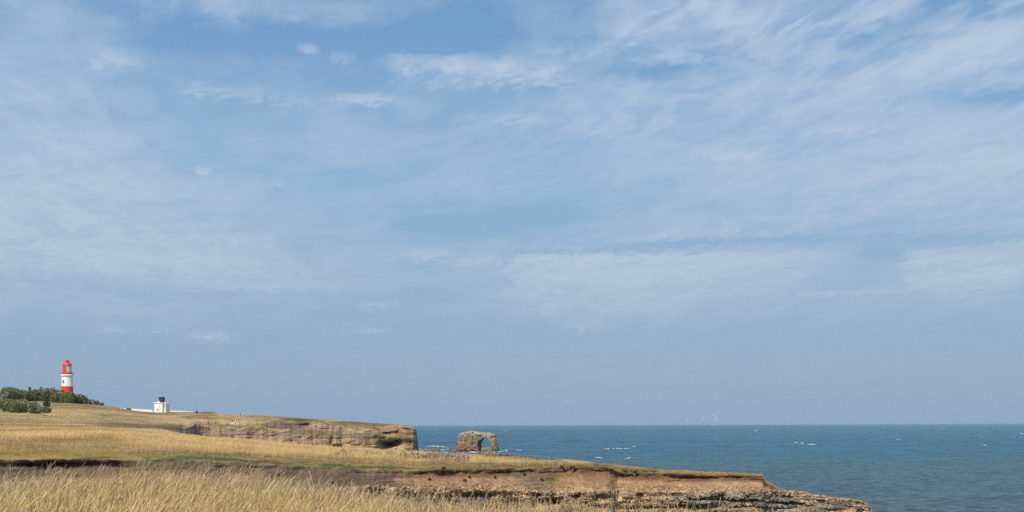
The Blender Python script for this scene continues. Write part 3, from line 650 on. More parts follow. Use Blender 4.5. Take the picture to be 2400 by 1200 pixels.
# ------------------------------------------------------------------ sea
sp = np.concatenate([np.arange(-2600, 900, 70.0), np.arange(900, 2460, 2.6), np.arange(2460, 5200, 70.0)])
pys = np.concatenate([[3.3, 3.6, 4, 4.5], np.arange(5, 232, .62), [240, 260, 300, 380, 500, 800, 1500]])
sD = EYE * F / pys
SD, SP_ = np.meshgrid(sD, sp, indexing='ij'); SX = X(SP_, SD)
ang = .35; ux = SX * math.cos(ang) + SD * math.sin(ang); vx = -SX * math.sin(ang) + SD * math.cos(ang)
amp = np.interp(SD, [100, 300, 900, 3000, 9000, 20000], [.5, .55, .75, 1.1, 1.6, 1.2])
wsc = np.interp(SD, [300, 900, 4000], [1.0, 1.7, 5.0])
sz = fbm(ux / (10 * wsc), vx / (4.2 * wsc), o=4, s=401, g=.55) + .5 * fbm(ux / (46 * wsc), vx / (20 * wsc), o=2, s=405)
SZ = amp * sz * .8
dm = (SP_ > 880) & (SP_ < 2480); SZ = np.where(dm, SZ, 0)
n, m_ = SD.shape; idx = np.arange(n * m_).reshape(n, m_)
q = np.stack([idx[:-1, :-1], idx[1:, :-1], idx[1:, 1:], idx[:-1, 1:]], -1).reshape(-1, 4)
m_sea, t = new_mat('sea_water')
pos = t.node('ShaderNodeNewGeometry').outputs['Position']
sepw = t.node('ShaderNodeSeparateXYZ'); t.l.new(pos, sepw.inputs[0])
a1 = t.noise(t.mapping(pos, (1, 1.6, 1), (0, 0, .3)), .22, 6, .65, .3)
a2 = t.noise(t.mapping(pos, (.25, 1, 1), (0, 0, .1)), .02, 4, .6)
a3 = t.noise(t.mapping(pos, (.12, 1, 1)), .0035, 3, .5)
deep = t.mix(t.ramp(a3, .35, .65), (.003, .070, .112), (.008, .092, .138))
near = t.mix(t.ramp(a2, .35, .65), (.026, .085, .104), (.044, .088, .084))
cw = t.mix(t.ramp(t.m('ADD', sepw.outputs[1], t.m('MULTIPLY', t.m('SUBTRACT', a3, .5), 700.0)), 380, 1100), near, deep)
cw = t.mix(t.ramp(a2, .55, .75, 0, .5), cw, (.03, .09, .12))
# wave shading painted into the water colour: dark troughs, bright reflecting faces
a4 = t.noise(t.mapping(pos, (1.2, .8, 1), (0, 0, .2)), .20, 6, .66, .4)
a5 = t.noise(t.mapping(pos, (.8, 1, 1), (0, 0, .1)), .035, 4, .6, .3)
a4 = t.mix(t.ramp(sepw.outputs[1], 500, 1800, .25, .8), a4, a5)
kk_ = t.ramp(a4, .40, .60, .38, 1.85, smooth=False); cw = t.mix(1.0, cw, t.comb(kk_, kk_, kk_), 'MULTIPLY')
# whitecaps: scattered breaking crests
fm = t.noise(t.mapping(pos, (.35, 1, 1), (0, 0, .15)), .16, 5, .62, .6)
fm2 = t.noise(t.mapping(pos, (.5, 1, 1)), .012, 3, .6)
foam = t.m('MULTIPLY', t.ramp(fm, .70, .76), t.m('MULTIPLY', t.ramp(fm2, .52, .68), t.ramp(sepw.outputs[1], 500, 1400)))
cw = t.mix(foam, cw, (.75, .78, .80))
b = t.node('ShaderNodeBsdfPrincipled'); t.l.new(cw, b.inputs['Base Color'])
b.inputs['IOR'].default_value = 1.33; b.inputs['Specular IOR Level'].default_value = .30
t.l.new(t.m('ADD', t.m('MULTIPLY', foam, .5), .30), b.inputs['Roughness'])
bp = t.node('ShaderNodeBump'); bp.inputs['Strength'].default_value = 1.0; bp.inputs['Distance'].default_value = 3.0
t.l.new(a1, bp.inputs['Height']); t.l.new(bp.outputs[0], b.inputs['Normal'])
finish(t, b.outputs[0])
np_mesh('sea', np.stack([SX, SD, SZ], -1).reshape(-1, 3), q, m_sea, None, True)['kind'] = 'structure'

M_FOAM, t = new_mat('foam')
pos = t.node('ShaderNodeNewGeometry').outputs['Position']
b = t.node('ShaderNodeBsdfPrincipled'); b.inputs['Roughness'].default_value = .9
t.l.new(t.mix(t.ramp(t.noise(pos, .8, 5, .6), .35, .65), (.30, .38, .42), (.80, .82, .82)), b.inputs['Base Color'])
finish(t, b.outputs[0])
FV, FF = [], []
def foam_line(pts, thick, lump=.5, seed=0):
    """a ragged ridge of broken water along photo-angle points on the sea"""
    rr = np.random.default_rng(seed + 50)
    pts = np.array(pts, float); L_ = np.concatenate([[0], np.cumsum(np.hypot(np.diff(pts[:, 0]), np.diff(pts[:, 1])))])
    for s_ in np.arange(0, L_[-1], .55):
        px = np.interp(s_, L_, pts[:, 0]); py = np.interp(s_, L_, pts[:, 1]); th_ = np.interp(s_, L_, np.linspace(0, 1, len(L_)) * 0 + thick)
        e = math.sin(math.pi * min(1, max(0, s_ / L_[-1]))) ** .5
        dep = max(py - float(lev(px)), 4); D = EYE * F / dep + rr.normal(0, 3) * e
        if vn(np.array([s_ / 3.0]), np.array([seed * 3.3]))[0] < .38 or rr.uniform() < .15: continue
        hh = thick * D / F * (.4 + .9 * vn(np.array([s_ / 3.0]), np.array([seed * 1.7]))[0]) * e * .33
        r = D / F * .75; b0 = len(FV)
        for k in range(6):
            a_ = 2 * math.pi * k / 6 + rr.uniform(0, .5); FV.append((float(X(px, D)) + r * 1.3 * math.cos(a_), D + 2.0 * math.sin(a_), .1))
        FV.append((float(X(px, D)) + rr.normal(0, r * .3), D, .3 + hh * rr.uniform(.6, 1.6)))
        for k in range(6): FF.append((b0 + k, b0 + (k + 1) % 6, b0 + 6))
for i, (pts, th_) in enumerate([([(996, 1048), (1008, 1046.5), (1022, 1047), (1048, 1048.5)], 3.5), ([(996, 1053), (1020, 1054), (1048, 1055)], 2.5), ([(1090, 1058.5), (1100, 1059.5), (1124, 1058)], 3.2),
        ([(1040, 1060), (1075, 1061.5), (1120, 1060.5)], 2.6), ([(1170, 1059), (1182, 1057), (1200, 1055.5), (1222, 1055)], 3.2), ([(985, 1062), (1010, 1062), (1040, 1059)], 2.2), ([(930, 1060), (975, 1062)], 2.0),
        ([(1152, 1059.5), (1172, 1060)], 2.2), ([(1416, 1053), (1432, 1051.5), (1455, 1052), (1476, 1051)], 2.6), ([(1480, 1048), (1491, 1047)], 3.0), ([(1860, 1037), (1885, 1039.5)], 2.6), ([(1893, 1041.5), (1912, 1042.5)], 2.4),
        ([(2389, 1015), (2402, 1018)], 2.6), ([(2101, 1029), (2110, 1030)], 1.8), ([(2303, 1043.5), (2312, 1043.5)], 1.5), ([(1395, 1072), (1412, 1074)], 1.2), ([(1455, 1079), (1490, 1070)], 1.3), ([(1655, 1011), (1662, 1011)], 1.5),
        ([(1768, 1010.5), (1774, 1010.5)], 1.5), ([(2204, 1002), (2210, 1002)], 1.5), ([(1680, 1007), (1687, 1007.5)], 1.2), ([(1158, 1011.5), (1163, 1011.5)], 1.5), ([(1180, 1010), (1186, 1010)], 1.2), ([(2297, 1026), (2303, 1026)], 1.4)]):
    foam_line(pts, th_, seed=i)
o = np_mesh('sea_foam', FV, np.array(FF), M_FOAM, None, True)
tag(o, 'white broken surf around the rocks and scattered breaking crests', 'foam', kind='stuff')

# ------------------------------------------------------------------ sea stack with an arch (surface nets)
def surface_nets(phi, org, h):
    nx, ny, nz = phi.shape; ins = phi < 0
    c = np.zeros((nx - 1, ny - 1, nz - 1)); acc = np.zeros(c.shape + (3,))
    corner = [(i, j, k) for i in (0, 1) for j in (0, 1) for k in (0, 1)]
    sl = lambda A, i, j, k: A[i:nx - 1 + i, j:ny - 1 + j, k:nz - 1 + k]
    for a_ in corner:
        for ax in range(3):
            if a_[ax]: continue
            b_ = list(a_); b_[ax] = 1; p, q_ = sl(phi, *a_), sl(phi, *b_); cr_ = (p < 0) != (q_ < 0)
            t_ = np.where(cr_, p / np.where(cr_, p - q_, 1), 0)
            for m2_ in range(3): acc[..., m2_] += np.where(cr_, a_[m2_] + (t_ if m2_ == ax else 0), 0)
            c += cr_
    act = c > 0; vid = np.full(c.shape, -1); vid[act] = np.arange(act.sum())
    ijk = np.argwhere(act); Vv = (ijk + acc[act] / c[act][:, None]) * h + org
    Fq = []
    for ax in range(3):
        o1, o2 = [(1, 2), (2, 0), (0, 1)][ax]
        s0 = [slice(None)] * 3; s1 = [slice(None)] * 3; s0[ax] = slice(0, -1); s1[ax] = slice(1, None)
        A, B = ins[tuple(s0)], ins[tuple(s1)]
        e = np.argwhere(A != B); ok = (e[:, o1] > 0) & (e[:, o2] > 0) & (e[:, o1] < phi.shape[o1] - 1) & (e[:, o2] < phi.shape[o2] - 1); e = e[ok]
        flip = A[tuple(e.T)]
        def g(d1, d2):
            f_ = e.copy(); f_[:, o1] -= d1; f_[:, o2] -= d2; return vid[tuple(f_.T)]
        q_ = np.stack([g(1, 1), g(0, 1), g(0, 0), g(1, 0)], -1)
        q_[~flip] = q_[~flip][:, ::-1]; Fq.append(q_)
    Fq = np.concatenate(Fq); return Vv, Fq[(Fq >= 0).all(1)]
def poly_sd(x, z_, poly):
    poly = np.array(poly, float); d = np.full(x.shape, 1e9); inside = np.zeros(x.shape, bool)
    for i in range(len(poly)):
        a_, b_ = poly[i - 1], poly[i]; e = b_ - a_
        t_ = np.clip(((x - a_[0]) * e[0] + (z_ - a_[1]) * e[1]) / (e @ e), 0, 1)
        d = np.minimum(d, np.hypot(x - a_[0] - t_ * e[0], z_ - a_[1] - t_ * e[1]))
        cnd = ((a_[1] > z_) != (b_[1] > z_)) & (x < (b_[0] - a_[0]) * (z_ - a_[1]) / (b_[1] - a_[1] + 1e-9) + a_[0]); inside ^= cnd
    return np.where(inside, -d, d)
SDD = 1040.0; KP = SDD / F; cx0 = 1120
def loc(px, py): return ((px - cx0) * KP, float(Z(px, py, SDD)))
outl = [loc(*p) for p in ((1069, 1064), (1070, 1056), (1071, 1046), (1074, 1034), (1076, 1020), (1078, 1017), (1087, 1015.6), (1089, 1013), (1103, 1012.5), (1117, 1013), (1129, 1015.2), (1143, 1015.5), (1155, 1017), (1162, 1019.4), (1164.5, 1028), (1164, 1036), (1165, 1049), (1168, 1055), (1172, 1060), (1173, 1064))]
arch = [loc(*p) for p in ((1121, 1066), (1121, 1055), (1119, 1047), (1120, 1037), (1125, 1030), (1133, 1026.5), (1140, 1027.5), (1146, 1033), (1151, 1041), (1154.5, 1052), (1156, 1066))]
hv = .42
gx = np.arange(-20, 20, hv); gy = np.arange(-7.5, 8.5, hv); gz = np.arange(-2.2, 17.2, hv)
AX, AY, AZ = np.meshgrid(gx, gy, gz, indexing='ij')
wx = AX + .8 * fbm(AY / 4, AZ / 4, AX / 9, o=3, s=501)
d1 = poly_sd(wx, AZ, outl)
ht = np.interp(AX, [-18, -14, -5, 3, 8, 13, 18], [3.2, 5.4, 6.0, 5.0, 3.6, 4.6, 4.0]) + (12 - AZ) * .10
d2 = np.abs(AY) - ht
body_d = np.where((d1 > 0) & (d2 > 0), np.hypot(d1, d2), np.maximum(d1, d2))
body_d = np.maximum(body_d, (d1 + d2) * .7071 + .9)
hx_ = AX - (AY + 4.5) * .24
ad = poly_sd(np.where(hx_ > AX, AX, hx_), AZ, arch)
body_d = np.maximum(body_d, -ad)
rel2 = .5 * (h3(np.floor(AZ / 1.1 + .6 * vn(AX / 5, AY / 5, s=9)), np.floor(AX / 2.2), np.floor(AY / 3), 5) - .5) + 1.1 * fbm(AX / 4.2, AY / 4, AZ / 2.8, o=4, s=503, g=.62) + .5 * np.abs(fbm(AX / 1.4, AY / 2, AZ / 6, o=3, s=504)) - .25
crk = .9 * np.exp(-((AX - (-9.0) + .08 * AZ) / .45) ** 2) + .7 * np.exp(-((AX + 3.2 + .05 * AZ) / .4) ** 2)
phi = body_d + rel2 * 1.25 + crk * (AY < 0)
Vs, Fs = surface_nets(phi, np.array((gx[0], gy[0], gz[0])), hv)
ns = fbm(Vs[:, 0] / 3, Vs[:, 1] / 3, Vs[:, 2] / 3, o=5, s=506); ns2 = fbm(Vs[:, 0] / 1.2, Vs[:, 1] / 1.2, Vs[:, 2] / 1.2, o=4, s=507)
tc_ = mixc(np.zeros_like(Vs) + c_tan * .76, c_rust * .78, sst(Vs[:, 2], 9, 3) * sst(ns, -.4, .2) * .9)
tc_ = mixc(tc_, c_grey * .75, sst(ns2, .0, .4) * .8); tc_ = mixc(tc_, np.array((.40, .35, .29)), sst(Vs[:, 2] + 3 * ns, 12.2, 14) * .6)
tc_ = mixc(tc_, np.array((.33, .28, .23)), sst(Vs[:, 0], 2, 6) * sst(Vs[:, 2], 9, 12) * .6)
tc_ = mixc(tc_, c_soil * .9, sst(Vs[:, 2], 1.6, .5) * .8)
o = np_mesh('sea_stack', Vs, Fs, M_STACK, tc_, False); o.location = (float(X(cx0, SDD)), SDD, 0)
tag(o, 'tall craggy sea stack pierced by an arch, rising from the surf', 'sea stack')

def rock(name, px, py_top, py_base, w_px, dep_m, label, seed, group=None, flat=.8, colr=None, step=0):
    D = EYE * F / (py_base - float(lev(px))); wm = w_px * D / F; hm = (py_base - py_top) * D / F
    res = max(.22, wm / 46)
    gx_, gy_, gz_ = np.arange(-wm * .62, wm * .62, res), np.arange(-dep_m * .7, dep_m * .7, res), np.arange(-1.2, hm * 1.25 + .5, res * .6)
    A_, B_, Z_ = np.meshgrid(gx_, gy_, gz_, indexing='ij')
    n_ = fbm(A_ / (wm * .16), B_ / (wm * .16), Z_ / (hm * .5 + .4), o=4, s=seed, g=.6)
    sl_ = (A_ / (wm * .5)); top = hm * (1 - .25 * np.abs(sl_) ** 3) + step * hm * np.where(sl_ > .1, -.35, 0)
    side_ = np.maximum(np.abs(A_) - wm * .5 + .12 * Z_, np.abs(B_) - dep_m * .5 + .2 * Z_)
    ph = np.maximum(side_, (Z_ - top)) + n_ * min(wm * .09, .9)
    Z1 = 1.0
    V2, F2 = surface_nets(ph, np.array((0, 0, 0)), 1.0) if False else _nets_aniso(ph, (gx_[0], gy_[0], gz_[0]), (res, res, res * .6))
    c1 = mixc(np.zeros_like(V2) + (c_tan * .8 if colr is None else colr), c_grey * .8, sst(fbm(V2[:, 0] / 1.2, V2[:, 1], V2[:, 2] * 2, o=4, s=seed + 3), -.2, .4))
    c1 = mixc(c1, c_soil * 1.1, sst(V2[:, 2], .7, .1) * .8)
    o = np_mesh(name, V2, F2, M_STACK, c1, False); o.location = (float(X(px, D)), D, 0)
    return tag(o, label, 'rock', group)
def _nets_aniso(ph, org, hs):
    v, f_ = surface_nets(ph, np.zeros(3), 1.0); return v * np.array(hs) + np.array(org), f_
rock('rock_ledge', 1140, 1049.5, 1063, 27, 10, 'pale square topped rock standing in front of the arch opening', 601)
rock('rock_ledge', 1144, 1061, 1069.5, 44, 9, 'long tan rock slab below the arch, nearest the clifftop', 602)
rock('rock_ledge', 1182, 1065, 1070.5, 36, 8, 'dark flat rock reef to the right of the tan slab', 603, colr=c_soil * 1.6)
rock('rock_ledge', 1050, 1049, 1056.5, 7, 4, 'small rounded boulder sticking out of the surf left of the stack', 604)
rock('rock_ledge', 1065, 1053.5, 1057, 22, 5, 'low broken reef reaching to the left foot of the stack', 605)
rock('rock_ledge', 1012, 1052, 1060, 34, 12, 'brown jagged reef in the surf off the headland point', 606, colr=c_rust * .8)
rock('rock_ledge', 966, 1046, 1061, 62, 18, 'broad stepped rock shelf at the foot of the headland point', 607, colr=c_tan * .7, step=1)
rock('rock_ledge', 1195, 1054, 1056.3, 13, 4, 'thin brown reef awash right of the stack', 608, colr=c_rust * .8)
rock('rock_ledge', 905, 1054, 1060, 60, 14, 'low dark shelf of fallen rock under the headland cave', 609, colr=c_purp)

# ------------------------------------------------------------------ lighthouse
LD = 690.0; k = LD / F
lx, ly = float(X(158, LD)), LD
zp = lambda py, px=158, D=LD: float(Z(px, py, D))
lh = thing('lighthouse', (lx, ly, zp(934)), 'red and white banded round lighthouse tower above the bushes', 'lighthouse')
q0 = zp(934)
z1, z2, z3, z4 = zp(905.5) - q0, zp(881.5) - q0, zp(878) - q0, zp(857) - q0
b = MB().lathe([(3.3, -1), (3.12, z1)], 48).build('tower_base', M_RED, lh, True)
b = MB().lathe([(3.12, z1), (2.9, z2 - .35)], 48).build('tower_shaft', M_WHITE, lh, True)
wn = thing('window', (0, 0, 0), None, None); wn.parent = lh
wa = math.atan2(-1, -.42); wr = 3.0
wz = zp(895) - q0
m1_ = MB(); m1_.box((0, 0, 0), (1.05, .5, 1.2)); m1_.prism([(-.525, .6), (.525, .6), (.36, .82), (0, .92), (-.36, .82)], -.25, .25)
wo_ = m1_.build('window_opening', M_DARKWIN, wn); wo_.location = (wr * math.cos(wa), wr * math.sin(wa), wz); wo_.rotation_euler = (0, 0, wa + math.pi / 2)
wf_ = MB().box((-.24, -.3, 0), (.06, .06, 1.2)).box((.0, -.3, 0), (.06, .06, 1.5)).box((.24, -.3, 0), (.06, .06, 1.2)).box((0, -.3, .1), (1.0, .06, .06)).build('window_frame', M_WHITE, wn)
wf_.location = wo_.location; wf_.rotation_euler = wo_.rotation_euler
MB().lathe([(2.9, z2 - .35), (3.05, z2 - .2), (3.3, z2), (3.42, z2 + .15), (3.42, z3 - .1), (3.3, z3), (2.0, z3)], 48).build('gallery', M_WHITE, lh, True)
rl = MB()
for i in range(24):
    a_ = 2 * math.pi * i / 24; rl.tube((3.28 * math.cos(a_), 3.28 * math.sin(a_), z3), (3.28 * math.cos(a_), 3.28 * math.sin(a_), z3 + 1.15), .04, n=5)
for hz in (.4, .78, 1.15): rl.lathe([(3.25, z3 + hz - .03), (3.31, z3 + hz - .03), (3.31, z3 + hz + .03), (3.25, z3 + hz + .03), (3.25, z3 + hz - .03)], 40)
rl.build('gallery_rail', M_RED, lh)
gl0, gl1 = R(-82), R(35)           # glazed arc on the seaward side
zg0, zg1 = zp(873.5) - q0, zp(858.6) - q0
MB().lathe([(2.5, z3), (2.42, z3 + .3), (2.36, z3 + .5), (2.32, zg0)], 40).build('lantern_room', M_RED, lh, True)
MB().lathe([(2.32, zg0), (2.32, zg1), (2.32, z4)], 34, gl1, gl0 + 2 * math.pi - .001).build('lantern_wall', M_RED, lh, True)
MB().lathe([(2.24, zg0), (2.24, z4)], 20, gl0, gl1).build('lantern_glass', M_GLASSY, lh, True)
lt = MB(); nb = 7
for s_ in (1, -1):
    for i in range(-3, nb + 3):
        for seg in range(6):
            f0 = (i + s_ * seg / 2.0) / nb; f1 = (i + s_ * (seg + 1) / 2.0) / nb
            if min(f0, f1) < -.01 or max(f0, f1) > 1.01: continue
            a_, b_ = gl0 + (gl1 - gl0) * f0, gl0 + (gl1 - gl0) * f1; y0, y1 = zg0 + (zg1 - zg0) * seg / 6, zg0 + (zg1 - zg0) * (seg + 1) / 6
            lt.tube((2.28 * math.cos(a_), 2.28 * math.sin(a_), y0), (2.28 * math.cos(b_), 2.28 * math.sin(b_), y1), .05, n=5)
lt.build('glazing_bars', M_WHITE, lh)
MB().lathe([(2.36, zg0 - .25), (2.50, zg0 - .2), (2.50, zg0), (2.30, zg0 + .02)], 14, gl0, R(-20)).build('lantern_sill', M_BLACK, lh, True)
zt = zp(848.8) - q0
prof = [(2.30, z4 - .05), (2.52, z4 + .0), (2.52, z4 + .14)] + [(2.44 * math.cos(a_) ** .8 if a_ < 1.5 else .9, z4 + .14 + (zt - z4) * math.sin(a_)) for a_ in np.linspace(0, 1.18, 12)]
MB().lathe(prof, 40).build('dome', M_RED, lh, True)
zv = zp(843.6) - q0; zb = zt - .25
MB().lathe([(1.0, zb), (1.0, zb + .2), (1.0, zv - .55), (1.14, zv - .5), (1.12, zv - .35), (.8, zv - .1), (.35, zv + .1), (.02, zv + .15)], 28).build('ventilator', M_RED, lh, True)
MB().tube((0, 0, zv), (0, 0, zv + .9), .05, .03, 6).tube((-.25, 0, zv + .75), (.25, 0, zv + .75), .03, n=5).build('lightning_rod', M_BLACK, lh)

# ------------------------------------------------------------------ foghorn house and walls
FD = 700.0; fp = FD / F
fx = float(X(378, FD)); fz = float(Z(378, 970, FD))
fh = thing('foghorn_house', (fx, FD, fz), 'white flat roofed fog signal house with two black horns on top', 'building', rz=R(-22))
HH = (970 - 944.5) * fp
MB().box((0, 0, HH / 2), (5.3, 5.0, HH)).build('wall', M_WHITE, fh)
MB().box((2.9, .9, HH / 2 - .1), (1.6, 3.6, HH - .2)).build('side_wall', M_WHITE2, fh)
MB().box((0, 0, HH), (5.9, 5.6, .42)).box((2.9, .9, HH - .25), (2.1, 4.0, .38)).build('cornice', M_WHITE, fh, bevel=.08)
MB().box((-1.1, .2, HH + .45), (2.5, 2.6, .55)).build('roof_plinth', M_WHITE, fh)
MB().box((1.0, -2.53, HH / 2 - .2), (.16, .06, HH - .6)).build('downpipe', M_SLATE, fh)
wz = (970 - 961) * fp
for xx in (-.75, -.2):
    f_ = MB().box((xx, -2.5, wz), (.34, .08, 1.0)).build('window', M_DARKWIN, fh)
MB().box((-.48, -2.52, wz + .62), (1.05, .08, .2)).build('window_head', M_RED, fh)
def horn(name, x0, y0, z0, wd, hh):
    h_ = MB(); a_ = wd / 2; hb = hh
    # flared rectangular trumpet: throat at the bottom back, wide mouth facing seaward right and up
    h_.v = [(x0 - a_ * .55, y0 - a_ * .5, z0), (x0 + a_ * .45, y0 - a_ * .5, z0), (x0 + a_ * .45, y0 + a_ * .5, z0), (x0 - a_ * .55, y0 + a_ * .5, z0),
            (x0 - a_ * .9, y0 - a_ * .8, z0 + hb * .55), (x0 + a_, y0 - a_, z0 + hb * .3), (x0 + a_, y0 + a_, z0 + hb * .3), (x0 - a_ * .9, y0 + a_ * .8, z0 + hb * .55),
            (x0 - a_, y0 - a_, z0 + hb), (x0 + a_ * 1.02, y0 - a_, z0 + hb), (x0 + a_ * 1.02, y0 + a_, z0 + hb), (x0 - a_, y0 + a_, z0 + hb)]
    for r0 in (0, 4):
        for i in range(4): j = (i + 1) % 4; h_.f.append((r0 + i, r0 + j, r0 + 4 + j, r0 + 4 + i))
    h_.f += [(3, 2, 1, 0), (8, 9, 10, 11)]
    o_ = h_.build(name, M_BLACK, fh)
    MB().box((x0 + a_ * .9, y0 - a_ * 1.0, z0 + hb * .62), (.18, .12, hb * .7)).box((x0, y0 - a_, z0 + hb), (wd * 1.08, .14, .16)).build('horn_rim', M_SLATE, o_)
horn('horn', .75, -.5, HH + .2, 2.35, 3.05)
horn('horn', -1.0, .9, HH + .72, 1.5, 2.05)
def wall_run(name, pts, D, thick, mat, label, top_mat=None, cap=True):
    """free-standing wall: pts = (px, py_top, py_base)"""
    o_ = thing(name, (float(X(pts[0][0], D)), D, 0), label, 'wall')
    mb = MB(); cp = MB()
    for (p0, t0, b0), (p1, t1, b1) in zip(pts[:-1], pts[1:]):
        for tgt, lo, hi, yy in ((mb, None, 0, thick), (cp, 0, .14, thick * 1.5)):
            bi = len(tgt.v); xa, xb = float(X(p0, D)) - o_.location[0], float(X(p1, D)) - o_.location[0]
            za, zb_ = float(Z(p0, t0, D)), float(Z(p1, t1, D)); la = float(Z(p0, b0, D)) - 1.5 if lo is None else za; lb = float(Z(p1, b1, D)) - 1.5 if lo is None else zb_
            for y_ in (-yy / 2, yy / 2): tgt.v += [(xa, y_, la), (xb, y_, lb), (xb, y_, zb_ + hi), (xa, y_, za + hi)]
            tgt.f += [(bi, bi + 1, bi + 2, bi + 3), (bi + 7, bi + 6, bi + 5, bi + 4), (bi + 3, bi + 2, bi + 6, bi + 7), (bi, bi + 4, bi + 5, bi + 1), (bi, bi + 3, bi + 7, bi + 4), (bi + 1, bi + 5, bi + 6, bi + 2)]
    mb.build('wall_face', mat, o_)
    cp.build('coping', mat if top_mat is None else top_mat, o_); return o_
wall_run('boundary_wall', [(272, 957, 961), (300, 957.6, 964), (330, 959, 966), (362, 961, 968)], 712.0, .5, M_WHITE, 'long low white wall running left from the fog signal house')
wall_run('boundary_wall', [(392, 961.8, 967), (420, 963, 968), (456, 965, 968.5)], 712.0, .5, M_WHITE, 'low white wall tapering away right of the fog signal house')
wall_run('boundary_wall', [(393, 965.6, 969), (425, 966, 969), (456, 966.4, 969.5)], 696.0, .5, M_GREYWALL, 'low blue grey wall in front of the right hand white wall')

# ------------------------------------------------------------------ cottage behind the bushes
CD = 745.0
ct = thing('cottage', (float(X(82, CD)), CD, float(Z(82, 935, CD))), 'slate roofed cottage mostly hidden behind the bushes left of the lighthouse', 'building')
kk = CD / F; rz_ = (935 - 915.5) * kk
MB().box((0, 0, 1.0), (11.5, 6, 2.4)).build('wall', M_WHITE2, ct)
rf_ = MB().prism([(-3.4, 2.2), (3.4, 2.2), (0, rz_)], -6, 6).build('roof', M_SLATE, ct); rf_.rotation_euler = (0, 0, R(90))
for cxp, topy, wd in ((70, 907, 1.25), (97, 907, 1.1)):
    xx = (cxp - 82) * kk; zt_ = (935 - topy - 1.5) * kk
    c_ = MB().box((xx, 0, zt_ / 2 + 1), (wd, 1.0, zt_ - 2.0)).box((xx, 0, zt_), (wd * 1.35, 1.3, .35)).build('chimney', M_CHIM, ct)
    for s_ in (-.32, .32): MB().tube((xx + s_, 0, zt_ + .15), (xx + s_, 0, zt_ + .75), .2, .15, 8).build('chimney_pot', M_RED if s_ > 0 else M_CHIM, c_)
kk2 = kk

# ------------------------------------------------------------------ shrubs
c_lf = [np.array((.175, .205, .075)), np.array((.115, .145, .055)), np.array((.25, .255, .11))]
def shrub(px, py_top, py_base, w_px, D, label, cat='shrub', name='shrub', pal=None, n=1500, leaf=.34, group=None, dens=1.0, zb=None, lobes=7):
    kq = D / F; wm, hm = w_px * kq, (py_base - py_top) * kq
    base = (float(X(px, D)), D, float(Z(px, py_base, D)) if zb is None else zb)
    r_ = np.random.default_rng(int(px * 13 + py_top * 7) & 0xffff)
    P = []
    for i in range(lobes):
        c_ = np.array((r_.uniform(-.36, .36) * wm, r_.uniform(-.3, .3) * wm * .7, hm * r_.uniform(.25, .62))); rad = np.array((wm * r_.uniform(.18, .30), wm * r_.uniform(.18, .28), hm * r_.uniform(.25, .38)))
        if i == 0: c_ = np.array((0, 0, hm * .55)); rad = np.array((wm * .34, wm * .3, hm * .42))
        m_ = n // lobes; d = r_.normal(size=(m_, 3)); d /= np.linalg.norm(d, axis=1)[:, None]
        rr = r_.uniform(.55, 1.0, m_) ** .5 * (1 + .35 * fbm(d[:, 0] * 2 + i, d[:, 1] * 2, d[:, 2] * 2, o=3, s=i))
        P.append(c_ + d * rad * rr[:, None])
    P = np.concatenate(P); P[:, 2] = np.maximum(P[:, 2], .05); m_ = len(P)
    a_ = r_.normal(size=(m_, 3)); a_ /= np.linalg.norm(a_, axis=1)[:, None]; b_ = np.cross(a_, r_.normal(size=(m_, 3))); b_ /= np.linalg.norm(b_, axis=1)[:, None]
    sz_ = (leaf * r_.uniform(.6, 1.4, m_))[:, None]
    V_ = np.stack([P - a_ * sz_, P + b_ * sz_ * .5, P + a_ * sz_, P - b_ * sz_ * .5], 1).reshape(-1, 3)
    pal_ = pal or c_lf; ci = r_.integers(0, len(pal_), m_); tc = np.array(pal_)[ci] * r_.uniform(.7, 1.35, m_)[:, None]
    root = thing(name, base, label, cat, group)
    np_mesh('foliage', V_, np.arange(m_ * 4).reshape(-1, 4), M_LEAF, np.repeat(tc, 4, 0), False, root)
    st = MB()
    for i in range(5):
        a0 = r_.uniform(-.25, .25) * wm * .5; st.tube((a0 * .3, 0, -.3), (a0 * 2.2, r_.uniform(-.2, .2) * wm, hm * r_.uniform(.5, .75)), max(.03, hm * .03), .02, 5)
    st.build('stem', M_WOOD, root); return root
G1 = 'bushes on the hill left of the lighthouse'
silver = [np.array((.42, .45, .42)), np.array((.30, .34, .30)), np.array((.5, .52, .5)), np.array((.12, .15, .06))]
